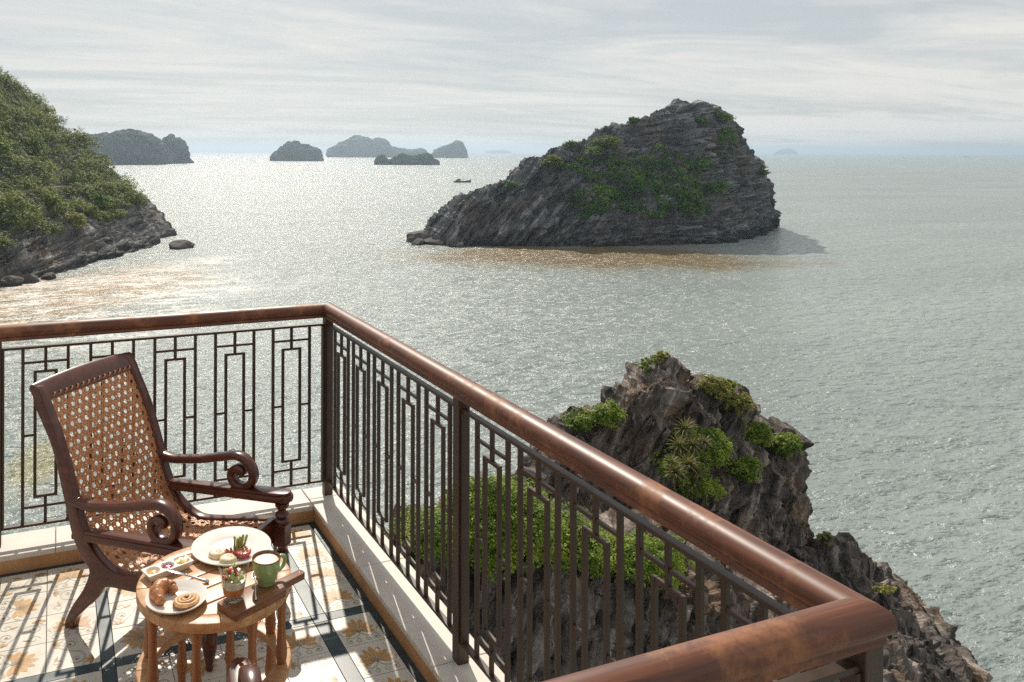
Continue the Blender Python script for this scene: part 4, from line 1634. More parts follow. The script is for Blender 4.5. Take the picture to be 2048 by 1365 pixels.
def loaf(name, sil, deps, wf, wb, mat, nu=200, nf=70, nb=24, front=FRONT, back=BACK, disp=(), strata=None, base=-1.5, seed=1, ends=(0.04, 0.04), fb=None):
    """rock mass: a crest line standing at real depths, with a face towards the viewer's side and a back slope.
    sil: crest points (px, py); deps: their distances; wf, wb: base half widths (m) along the crest"""
    sil = np.array(sil, float)
    n = len(sil)
    Pc = np.array([tuple(at_depth(sil[i, 0], sil[i, 1], deps[i])) for i in range(n)])
    L = np.r_[0, np.cumsum(np.linalg.norm(np.diff(Pc, axis=0), axis=1))]
    u = np.linspace(0, L[-1], nu)
    C = np.stack([np.interp(u, L, Pc[:, k]) for k in range(3)], -1)
    # smoothed horizontal direction of the crest
    T = np.stack([np.gradient(np.convolve(np.pad(C[:, k], 12, mode='edge'), np.ones(25) / 25, 'valid')) for k in range(2)], -1)
    T /= np.linalg.norm(T, axis=1, keepdims=True) + 1e-9
    S = np.stack([T[:, 1], -T[:, 0]], -1)
    toc = np.array([CAMX, CAMY]) - C[:, :2]
    sg = np.sign((S * toc).sum(1))
    S *= np.sign(sg.sum()) if sg.sum() else 1
    t = u / L[-1]
    cap = np.minimum(1, np.minimum(t / ends[0], (1 - t) / ends[1])) ** 0.5
    cap = np.maximum(cap, 0.04)
    WF = np.interp(t, np.linspace(0, 1, len(wf)), wf) * cap
    WB = np.interp(t, np.linspace(0, 1, len(wb)), wb) * cap
    fo, fh = np.array(front).T
    bo, bh = np.array(back).T
    kf = np.linspace(0, 1, nf)
    # even arc length on the front profile
    al = np.r_[0, np.cumsum(np.hypot(np.diff(fo), np.diff(fh)))]
    q = np.linspace(0, al[-1], nf)
    fO, fH = np.interp(q, al, fo), np.interp(q, al, fh)
    al = np.r_[0, np.cumsum(np.hypot(np.diff(bo), np.diff(bh)))]
    q = np.linspace(0, al[-1], nb + 1)[1:]
    bO, bH = np.interp(q, al, bo), np.interp(q, al, bh)
    if fb is not None:
        Bp = np.array([tuple(at_z(a_, b_, SEA))[:2] for a_, b_ in fb])
        B = np.stack([np.interp(u, L, Bp[:, k]) for k in range(2)], -1)
        Dv = B - C[:, :2]
        WF = np.linalg.norm(Dv, axis=1) + 0.01
        SF = Dv / WF[:, None]
    else:
        SF = S
    z0 = SEA + base
    H = C[:, 2] - z0
    V = np.zeros((nu, nf + nb, 3))
    for j in range(nf + nb):
        if j < nf:
            off, h, SS = fO[j] * WF, fH[j], SF
        else:
            off, h, SS = -bO[j - nf] * WB, bH[j - nf], S
        V[:, j, 0] = C[:, 0] + SS[:, 0] * off
        V[:, j, 1] = C[:, 1] + SS[:, 1] * off
        V[:, j, 2] = z0 + H * h
    # normals of the smooth form
    du = np.gradient(V, axis=0)
    dv = np.gradient(V, axis=1)
    Nn = np.cross(du, dv)
    Nn /= np.linalg.norm(Nn, axis=2, keepdims=True) + 1e-9
    ctr = np.concatenate([C[:, :2], np.full((nu, 1), z0)], 1)[:, None, :]
    if ((V - ctr) * Nn).sum() < 0:
        Nn = -Nn
    D = np.zeros((nu, nf + nb))
    for dd_ in disp:
        amp, size, octv, ridge = dd_[:4]
        Q = V / size
        if len(dd_) > 4:                 # slabs: features drawn out along the bedding
            ca, sa = math.cos(dd_[4]), math.sin(dd_[4])
            cx = V[..., 0] * RGT[0] + V[..., 1] * RGT[1]
            cyy = V[..., 0] * FWD[0] + V[..., 1] * FWD[1]
            Q = np.stack([(ca * cx + sa * V[..., 2]) / (3.4 * size), cyy / (1.6 * size), (-sa * cx + ca * V[..., 2]) / size], -1)
        D += amp * fbm(Q, octv, seed=seed, ridge=ridge, gain=0.55)
    if strata:
        for (thick, amp, a0, a1, warp) in strata:
            ang = np.interp(t, [0, 1], [a0, a1])[:, None]
            cx = V[..., 0] * RGT[0] + V[..., 1] * RGT[1]
            cyy = V[..., 0] * FWD[0] + V[..., 1] * FWD[1]
            q = (-np.sin(ang) * cx + np.cos(ang) * V[..., 2] + 0.25 * cyy) / thick
            q = q + warp * fbm(V / (thick * 7), 3, seed=seed + 5)
            layer = np.floor(q)
            f = q - layer
            saw = np.where(f < 0.72, f / 0.72, (1 - f) / 0.28)
            hl = _hash(layer, layer * 0 + 3, layer * 0 + 7, seed) - 0.5
            D += amp * (saw - 0.5 + 1.5 * hl)
    D *= np.clip(np.minimum(WF, WB) / (0.45 * max(WF.max(), 1e-3)), 0.25, 1)[:, None] if fb is None else np.clip(WB / (0.3 * WB.max()), 0.3, 1)[:, None]
    V = V + Nn * D[..., None]
    me = mesh_np(name, V.reshape(-1, 3), grid_faces(nu, nf + nb), mat, False)
    bm = bmesh.new()
    bm.from_mesh(me)
    bmesh.ops.recalc_face_normals(bm, faces=bm.faces)
    bm.to_mesh(me)
    bm.free()
    return me, V


def project(V):
    v = V[..., :2] - np.array([CAMX, CAMY])
    dep = v @ FWD
    x = CXP + FPX * (v @ RGT) / dep
    y = HORP + 0.003 * (x - CXP) + FPX * (CAMZ - V[..., 2]) / dep
    return x, y, dep


# ------------------------------------------------------------------ foliage
def leaf_mat(name, dark, mid, light, scale=0.25, trans=0.35):
    m, nt, p, out = new_mat(name)
    tc = N(nt, 'ShaderNodeTexCoord')
    n1 = N(nt, 'ShaderNodeTexNoise', i_Scale=scale, i_Detail=3, i_Roughness=0.6)
    n2 = N(nt, 'ShaderNodeTexNoise', i_Scale=scale * 9, i_Detail=2)
    nt.links.new(tc.outputs['Object'], n1.inputs['Vector'])
    nt.links.new(tc.outputs['Object'], n2.inputs['Vector'])
    s = math_node(nt, 'ADD', math_node(nt, 'MULTIPLY', n1.outputs[0], 0.6), math_node(nt, 'MULTIPLY', n2.outputs[0], 0.4))
    col = ramp(nt, s, [(0.36, dark), (0.50, mid), (0.64, light)])
    nt.links.new(col, p.inputs['Base Color'])
    p.inputs['Roughness'].default_value = 0.55
    p.inputs['Specular IOR Level'].default_value = 0.35
    tr = N(nt, 'ShaderNodeBsdfTranslucent')
    nt.links.new(mixc(nt, 0.55, col, (0.23, 0.25, 0.03), 'MIX'), tr.inputs['Color'])
    mx = N(nt, 'ShaderNodeMixShader', n0=trans)
    nt.links.new(p.outputs[0], mx.inputs[1])
    nt.links.new(tr.outputs[0], mx.inputs[2])
    nt.links.new(mx.outputs[0], out.inputs[0])
    return m


M['leaf_hill'] = leaf_mat('hillside_leaves', (0.030, 0.068, 0.010), (0.135, 0.195, 0.022), (0.38, 0.375, 0.055), 0.16, 0.34)
M['leaf_island'] = leaf_mat('island_leaves', (0.016, 0.080, 0.010), (0.075, 0.230, 0.020), (0.27, 0.41, 0.050), 0.12, 0.38)
M['leaf_near'] = leaf_mat('cliff_leaves', (0.045, 0.105, 0.010), (0.215, 0.310, 0.026), (0.48, 0.52, 0.07), 0.8, 0.34)
M['leaf_pale'] = leaf_mat('pale_cliff_leaves', (0.20, 0.205, 0.045), (0.32, 0.31, 0.07), (0.42, 0.38, 0.12), 0.9, 0.36)
M['blade'] = leaf_mat('rosette_blades', (0.10, 0.12, 0.04), (0.19, 0.17, 0.06), (0.34, 0.22, 0.10), 2.0, 0.35)
M['track'] = simple_mat('track_stone', (0.22, 0.18, 0.125), 0.85, 0.35, 0.4)
M['bark'] = simple_mat('bark', (0.10, 0.075, 0.055), 0.85, 0.3, 8)


def leaves(rng, blobs, per, size, up=0.35, shell=0.55, squash=0.8):
    """blobs: array (n,4) x,y,z,r -> leaf quads (V, F), leaf pairs folded along their midrib"""
    blobs = np.asarray(blobs, float)
    per_clump = 13
    cnt = np.maximum(4, (0.62 * per / per_clump * (blobs[:, 3] / blobs[:, 3].mean()) ** 2)).astype(int)
    idx = np.repeat(np.arange(len(blobs)), cnt)
    k = len(idx)
    d = rng.normal(size=(k, 3))
    d[:, 2] = np.abs(d[:, 2]) * 0.9 + rng.normal(size=k) * 0.25
    d /= np.linalg.norm(d, axis=1, keepdims=True)
    lump = 1 + 0.42 * vnoise(d * 2.6 + idx[:, None] * 5.3, 3)
    rr = blobs[idx, 3] * lump * (shell + (1 - shell) * rng.random(k) ** 0.5)
    cc = blobs[idx, :3] + d * rr[:, None] * np.array([1, 1, squash])
    rc = np.maximum(blobs[idx, 3] * 0.24, size * 0.9) * rng.uniform(.7, 1.25, k)
    # sprays of leaves on every clump
    ci = np.repeat(np.arange(k), per_clump)
    n = len(ci)
    o = rng.normal(size=(n, 3)) + d[ci] * 0.9 + np.array([0, 0, 0.35])
    o /= np.linalg.norm(o, axis=1, keepdims=True)
    c = cc[ci] + o * (rc[ci] * (0.55 + 0.45 * rng.random(n)))[:, None] * np.array([1, 1, 0.8])
    nrm = o * 0.8 + rng.normal(size=(n, 3)) * 0.35 + np.array([0, 0, up + 0.35])
    nrm /= np.linalg.norm(nrm, axis=1, keepdims=True)
    a = np.cross(nrm, rng.normal(size=(n, 3)))
    a /= np.linalg.norm(a, axis=1, keepdims=True)
    b = np.cross(nrm, a)
    s = size * (0.6 + 0.7 * rng.random(n))[:, None]
    tip = c + a * s
    tail = c - a * s * 0.8
    l = c + b * s * 0.55 + nrm * s * 0.12
    r_ = c - b * s * 0.55 + nrm * s * 0.12
    V = np.stack([tail, r_, tip, l], 1).reshape(-1, 3)
    F = np.arange(n * 4).reshape(-1, 4)
    return V, F


def shrub(name, label, cat, group, base, blobs, per, size, mat, seed, stems=5, sr=0.05, parent=None, kind=None):
    rng = np.random.default_rng(seed)
    base = Vector(base)
    e = empty(name, base)
    tag(e, label, cat, group)
    V, F = leaves(rng, np.asarray(blobs) - np.array([*base, 0]), per, size)
    link('crown', mesh_np('crown', V, F, mat, False), e)
    bm = bmesh.new()
    bl = np.asarray(blobs)
    for i in range(min(stems, len(bl))):
        b = bl[(i * 7) % len(bl)]
        end = Vector(b[:3]) - base
        mid = end * 0.5 + Vector(rng.normal(size=3) * 0.12 * end.length)
        me = tube_me('x', [Vector((0, 0, -sr * 3)), mid, end], [sr, sr * 0.7, sr * 0.25], M['bark'], 5, cap=False)
        bm.from_mesh(me)
        bpy.data.meshes.remove(me)
    link('trunk', from_bm('trunk', bm, M['bark'], True), e)
    return e


def spots(V, rng, ellipses, count_scale, fmin=None):
    """surface vertices that the camera sees inside given picture ellipses (cx, cy, rx, ry)"""
    x, y, dep = project(V)
    du = np.gradient(V, axis=0)
    dv = np.gradient(V, axis=1)
    Nn = np.cross(du, dv)
    out = []
    flat = V.reshape(-1, 3)
    fx, fy = x.ravel(), y.ravel()
    for (cx, cyy, rx, ry) in ellipses:
        inside = np.where(((fx - cx) / rx) ** 2 + ((fy - cyy) / ry) ** 2 < 1)[0]
        if len(inside) == 0:
            continue
        # keep those nearest the viewer
        k = max(1, int(count_scale * rx * ry))
        pick = rng.choice(inside, size=min(k, len(inside)), replace=False)
        out.append(flat[pick])
    return out


def build_island():
    sil = [(896, 490), (899, 462), (908, 436), (936, 410), (1004, 372), (1052, 349), (1110, 314), (1175, 281), (1240, 256), (1310, 240), (1345, 224), (1375, 214),
           (1410, 218), (1436, 232), (1460, 258), (1480, 304), (1508, 330), (1532, 374), (1546, 414), (1550, 446)]
    deps = [213, 215, 220, 225, 229, 231, 232, 233, 235, 238, 240, 241, 243, 245, 247, 249, 252, 256, 260, 264]
    base = [(896, 494), (898, 493), (902, 493), (915, 492), (960, 491), (1010, 492), (1060, 492), (1110, 492), (1160, 492), (1210, 492), (1250, 491), (1290, 490),
            (1330, 489), (1370, 488), (1415, 486), (1450, 482), (1488, 476), (1514, 468), (1538, 456), (1550, 447)]
    wf = [3, 9, 14, 17, 19, 20, 21, 22, 23, 24, 24, 23, 22, 20, 16, 12]
    wb = [3, 8, 14, 18, 22, 24, 26, 27, 28, 28, 27, 25, 21, 16, 11, 6]
    front = [(1.0, 0.0), (0.99, 0.12), (0.95, 0.24), (0.86, 0.32), (0.70, 0.44), (0.52, 0.60), (0.40, 0.72), (0.34, 0.84), (0.16, 0.95), (0.0, 1.0)]
    me, V = loaf('rock', sil, deps, wf, wb, M['rock_island'], 520, 190, 46, front,
                 disp=((2.8, 13, 4, False), (2.0, 5.5, 4, True), (0.9, 2.2, 3, True), (1.3, 2.0, 3, True, R(28))),
                 strata=((2.3, 0.8, R(52), R(8), 0.9), (0.85, 0.42, R(55), R(6), 1.0)), seed=11, ends=(0.03, 0.03), fb=base)
    e = empty('rock_island', at_depth(1250, 480, 235))
    tag(e, 'large layered limestone island rising to a peak with green shrubs', 'island')
    o = link('rock', me, e)
    o.matrix_parent_inverse = Matrix.Translation(-e.location)
    rng = np.random.default_rng(5)
    cover = [(1200, 300, 26, 18), (1150, 330, 24, 14), (1410, 330, 20, 16), (1390, 420, 34, 16), (1255, 352, 78, 40), (1325, 322, 34, 26), (1368, 372, 40, 42), (1240, 402, 62, 22), (1345, 405, 55, 30), (1180, 402, 40, 20), (1165, 425, 22, 12), (1300, 425, 30, 12), (1440, 290, 16, 26)]
    pts = np.concatenate(spots(V, rng, cover, 0.030))
    bl = np.c_[pts, rng.uniform(1.0, 2.3, len(pts))]
    Vl, Fl = leaves(rng, bl, 560, 0.22)
    o = link('shrub_cover', mesh_np('shrub_cover', Vl, Fl, M['leaf_island'], False), e)
    o.matrix_parent_inverse = Matrix.Translation(-e.location)
    o['kind'] = 'stuff'
    items = [((1096, 326, 34, 17), 'rounded green shrub overhanging the low shoulder of the rock island', 9),
             ((1205, 278, 30, 20), 'olive shrub clump on the middle skyline of the rock island', 7),
             ((1432, 362, 38, 30), 'broad dark green shrub on the seaward face of the rock island', 10),
             ((1449, 226, 20, 19), 'bright green shrub at the summit of the rock island', 5),
             ((1408, 240, 9, 14), 'narrow green shrub in a cleft just under the island summit', 3),
             ((1464, 262, 14, 22), 'green shrub trailing down behind the island summit', 4),
             ((1531, 343, 10, 16), 'small yellowish shrub on the steep far end of the rock island', 3),
             ((1258, 243, 14, 6), 'pair of low shrubs on the crest midway to the island summit', 3),
             ((1015, 375, 9, 8), 'lone small shrub on the bare low end of the rock island', 2),
             ((1140, 296, 8, 6), 'tiny windswept shrub between the shoulder shrub and olive clump', 2)]
    for i, (el, lab, k) in enumerate(items):
        s = spots(V, rng, [el], 1.0)
        if not s:
            continue
        p = s[0]
        xx, yy, dd = project(p)
        p = p[np.argsort(dd)][:max(k * 3, 6)]
        p = p[rng.choice(len(p), min(k, len(p)), replace=False)]
        r = rng.uniform(1.3, 2.4, len(p)) * (1.0 if k > 3 else 0.75)
        bl = np.c_[p + np.array([0, 0, 0.6]), r]
        b0 = p.mean(0) - np.array([0, 0, 0.8])
        shrub('island_shrub', lab, 'shrub', 'shrubs on the rock island', b0, bl, 1000, 0.22, M['leaf_island'] if i not in (0, 1, 6) else M['leaf_hill'], 40 + i, 4, 0.10)
    # rocks awash at the low end
    for i, (px, py, s, lab) in enumerate(((850, 484, 4.2, 'largest low rock awash at the pointed end of the island'), (836, 489, 2.0, 'small low rock awash beside the pointed island end'),
                                          (868, 489, 2.4, 'flat rock touching the foot of the pointed island end'))):
        boulder(at_z(px, py, SEA), s, 60 + i, lab, 'rocks awash off the island', (1.5, 0.9, 0.62))


def boulder_me(seed, sq=(1.3, 1.0, 0.7)):
    bm = bmesh.new()
    bmesh.ops.create_icosphere(bm, subdivisions=4, radius=1)
    me = bpy.data.meshes.new('boulder')
    bm.to_mesh(me)
    bm.free()
    n = len(me.vertices)
    co = np.empty(n * 3, np.float32)
    me.vertices.foreach_get('co', co)
    co = co.reshape(-1, 3).astype(float)
    # chop with random planes for facets, then roughen
    rng = np.random.default_rng(seed)
    for _ in range(14):
        d = rng.normal(size=3)
        d /= np.linalg.norm(d)
        lim = rng.uniform(0.62, 0.9)
        ov = co @ d - lim
        co = co - np.where(ov > 0, ov, 0)[:, None] * d
    co = co * (1 + 0.10 * fbm(co * 2.2 + seed, 4, seed=seed, ridge=True)[:, None])
    co = co * np.array(sq)
    me.vertices.foreach_set('co', co.astype(np.float32).ravel())
    setmat(me, M['boulder'])
    return me


def boulder(pos, s, seed, label, group, sq=(1.3, 1.0, 0.7), sink=0.25):
    o = link('boulder', boulder_me(seed, sq), None, (pos.x, pos.y, pos.z + s * sq[2] * (0.5 - sink)), (0.1 * (seed % 3), 0, seed * 1.3))
    o.scale = (s, s, s)
    tag(o, label, 'boulder', group)
    return o


def build_headland():
    pairs = [(-900, -250, 200, -600, 760), (-420, -110, 235, -300, 660), (-200, 10, 246, -150, 615), (-90, 88, 250, -70, 592), (0, 172, 250, -20, 580), (30, 190, 249, 10, 573),
             (60, 218, 248, 40, 565), (95, 262, 246, 75, 555), (130, 292, 244, 110, 545), (158, 300, 242, 150, 535), (198, 344, 239, 192, 522), (235, 372, 236, 230, 515),
             (258, 400, 234, 256, 509), (276, 418, 232, 280, 504), (298, 434, 230, 302, 498), (312, 452, 229, 316, 492), (318, 474, 228, 319, 488)]
    sil = [(a, b) for a, b, c, d, f in pairs]
    deps = [c for a, b, c, d, f in pairs]
    base = [(d, f) for a, b, c, d, f in pairs]
    wf = [10, 10]
    wb = [60, 60, 60, 60, 58, 56, 54, 52, 50, 46, 42, 38, 32, 26, 20, 14, 8]
    front = [(1.0, 0.0), (0.985, 0.07), (0.965, 0.15), (0.925, 0.185), (0.88, 0.225), (0.855, 0.285), (0.80, 0.300), (0.74, 0.36), (0.55, 0.55), (0.30, 0.80), (0.12, 0.94), (0.0, 1.0)]
    me, V = loaf('rock', sil, deps, wf, wb, M['rock_head'], 420, 170, 40, front,
                 disp=((3.0, 16, 4, False), (1.7, 6.5, 4, True), (0.5, 2.0, 3, True)), strata=((2.6, 0.6, R(40), R(20), 1.2), (0.9, 0.3, R(45), R(15), 1.0)), seed=21, ends=(0.02, 0.02), fb=base)
    e = empty('headland', at_z(120, 540, SEA))
    tag(e, 'steep forested headland with grey cliffs above the beach', 'headland')
    o = link('rock', me, e)
    o.matrix_parent_inverse = Matrix.Translation(-e.location)
    rng = np.random.default_rng(8)
    x, y, dep = project(V)
    nu, nv = V.shape[:2]
    jj = np.arange(nv)[None, :].repeat(nu, 0)
    zrel = (V[..., 2] - SEA)
    m = 170
    front_mask = jj < m + 4
    # cliff line: bare rock below, trees above; wavy so that rock shows in patches
    edge = 8.2 + 3.4 * fbm(V / 14.0, 3, seed=3) - np.clip((x - 180) / 160, 0, 1.2) * 0.5
    track = (zrel > 14.2) & (zrel < 16.0) & (fbm(V / 11.0, 2, seed=77) > -0.12)
    ok = front_mask & (zrel > edge) & (x > -160) & (x < 345) & (y < 620) & ~track & (fbm(V / 7.0, 2, seed=9) > -0.62)
    ids = np.where(ok.ravel())[0]
    flat = V.reshape(-1, 3)
    # even spread: keep points on a coarse 3D grid
    pick = rng.permutation(ids)
    seen, keep = set(), []
    cell = 3.3
    for i in pick:
        c = tuple((flat[i] / cell).astype(int))
        if c not in seen:
            seen.add(c)
            keep.append(i)
    P = flat[keep]
    r = rng.uniform(1.5, 3.0, len(P)) * np.where(rng.random(len(P)) < 0.15, 1.3, 1.0)
    bl = np.c_[P + np.array([0, 0, 0.7]), r]
    Vl, Fl = leaves(rng, bl, 680, 0.22, up=0.5)
    o = link('forest_canopy', mesh_np('forest_canopy', Vl, Fl, M['leaf_hill'], False), e)
    o.matrix_parent_inverse = Matrix.Translation(-e.location)
    o['kind'] = 'stuff'
    # narrow track cut across the slope
    tp = []
    for i in range(0, nu, 2):
        js = np.where((zrel[i, :m] > 15.0))[0]
        if len(js) == 0 or js[0] == 0 or not (-200 < x[i, js[0]] < 300):
            continue
        tp.append(V[i, js[0]])
    if len(tp) > 6:
        tp = np.array(tp)
        ker = np.ones(9) / 9
        sm_ = np.stack([np.convolve(np.pad(tp[:, k], 4, mode='edge'), ker, 'valid') for k in range(3)], -1)
        tn = np.gradient(sm_, axis=0)
        nn_ = np.stack([tn[:, 1], -tn[:, 0]], -1)
        nn_ /= np.linalg.norm(nn_, axis=1, keepdims=True) + 1e-9
        if ((nn_ * (np.array([CAMX, CAMY]) - sm_[:, :2])).sum()) < 0:
            nn_ = -nn_
        rows = []
        for w_, dz in ((-1.5, 0.9), (0.7, 0.9), (0.8, 0.3), (0.6, -1.2)):
            q_ = sm_.copy()
            q_[:, :2] += nn_ * w_
            q_[:, 2] = 15.0 + SEA + dz
            rows.append(q_)
        Vt = np.stack(rows, 1)
        o = link('cliff_track', mesh_np('cliff_track', Vt.reshape(-1, 3), grid_faces(len(sm_), 4), M['track'], False), e)
        o.matrix_parent_inverse = Matrix.Translation(-e.location)
    # a few crowns that stand out
    trees = [((85, 300, 26, 22), 'tall feathery pale green tree standing out on the headland slope', 8, 2.3, 'leaf_near'), ((12, 308, 16, 16), 'light green tree at the landward side of the headland slope', 6, 2.2, 'leaf_near'),
             ((10, 170, 12, 12), 'tree with ragged crown on the headland skyline', 5, 1.9, 'leaf_hill'), ((160, 455, 18, 12), 'pale shrub low on the headland cliff above the boulders', 6, 1.6, 'leaf_pale'),
             ((120, 415, 24, 10), 'yellow green bush row beside the cliff track', 8, 1.6, 'leaf_near'), ((215, 412, 26, 12), 'dark bush on the headland tip under the track', 8, 1.9, 'leaf_island')]
    for i, (el, lab, k, rr, mt) in enumerate(trees):
        s = spots(V, rng, [el], 1.0)
        if not s:
            continue
        p = s[0]
        dd = project(p)[2]
        p = p[np.argsort(dd)][:k * 4]
        p = p[rng.choice(len(p), min(k, len(p)), replace=False)]
        bl = np.c_[p + np.array([0, 0, 1.6]), rng.uniform(.7, 1.1, len(p)) * rr]
        shrub('headland_tree', lab, 'tree', 'trees on the headland', p.mean(0) - np.array([0, 0, .5]), bl, 620, 0.24, M[mt], 80 + i, 5, 0.14)
    # shore boulders at the foot of the cliff and on the sand
    rnd = random.Random(5)
    for i in range(11):
        px = 4 + i * 9 + rnd.uniform(-4, 4)
        py = 566 - i * 1.6 + rnd.uniform(-9, 10)
        boulder(at_z(px, py, SEA), rnd.uniform(.9, 2.2), 100 + i, 'brown boulder in the rock pile at the cliff foot on the beach', 'boulders piled on the beach', (1.4, 1.1, .75))
    boulder(at_z(366, 496, SEA), 2.9, 131, 'lone dark rock standing in the water off the headland tip', None, (1.35, 1.0, .62))
    return V


def build_far():
    F2 = [(1.0, 0.0), (0.97, 0.25), (0.9, 0.5), (0.7, 0.72), (0.4, 0.9), (0.0, 1.0)]
    items = [
        ('karst_island', 'long blue green karst island behind the forested headland', [(60, 330), (110, 300), (165, 278), (195, 275), (220, 272), (245, 266), (270, 263), (300, 272), (318, 290), (326, 300), (330, 336)], 1480, 70, 150, 2),
        ('karst_island', 'pointed karst stack at the end of the long blue island', [(322, 334), (326, 292), (334, 278), (341, 273), (350, 280), (366, 287), (371, 300), (374, 328)], 1620, 40, 60, 3),
        ('karst_island', 'small isolated dome shaped karst island on the glittering sea', [(549, 326), (552, 310), (563, 300), (570, 298), (580, 289), (592, 287), (602, 291), (615, 297), (628, 298), (637, 300), (640, 326)], 2080, 60, 80, 4),
        ('karst_island', 'large distant karst island with several rounded summits', [(656, 316), (660, 302), (680, 287), (700, 283), (708, 275), (722, 276), (735, 277), (745, 284), (757, 279), (768, 283), (780, 297), (800, 302), (815, 305), (830, 303), (842, 299), (852, 308), (856, 317)], 3500, 120, 200, 5),
        ('karst_island', 'distant karst island shaped like a wedge with a tall far end', [(864, 318), (872, 302), (890, 295), (905, 292), (912, 286), (920, 286), (926, 298), (928, 318)], 3300, 90, 120, 6),
        ('karst_island', 'low flat dark islet lying before the distant karst group', [(756, 333), (758, 317), (766, 315), (775, 322), (788, 323), (797, 318), (805, 314), (830, 313), (850, 314), (858, 315), (862, 321), (870, 326), (870, 333)], 1520, 26, 40, 7),
        ('karst_island', 'very faint far island dissolving in haze on the bare horizon', [(1556, 306), (1562, 301), (1572, 298), (1580, 298), (1588, 301), (1591, 306)], 11000, 100, 200, 8),
        ('karst_island', 'faint low island line on the horizon beside the rock island', [(972, 304), (985, 302), (1005, 301.5), (1022, 304)], 12500, 100, 200, 9),
    ]
    for i, (nm, lab, sil, dep, wf, wb, sd) in enumerate(items):
        k = dep / 1600.0
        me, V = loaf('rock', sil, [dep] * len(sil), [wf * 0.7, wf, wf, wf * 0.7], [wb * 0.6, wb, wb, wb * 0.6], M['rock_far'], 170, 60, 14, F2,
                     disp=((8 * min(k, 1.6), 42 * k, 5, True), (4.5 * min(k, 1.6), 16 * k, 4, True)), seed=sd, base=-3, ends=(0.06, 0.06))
        e = empty(nm, at_z(sil[len(sil) // 2][0], max(p[1] for p in sil) + 1.5, SEA))
        tag(e, lab, 'island', 'islands across the bay')
        o = link('rock', me, e)
        o.matrix_parent_inverse = Matrix.Translation(-e.location)


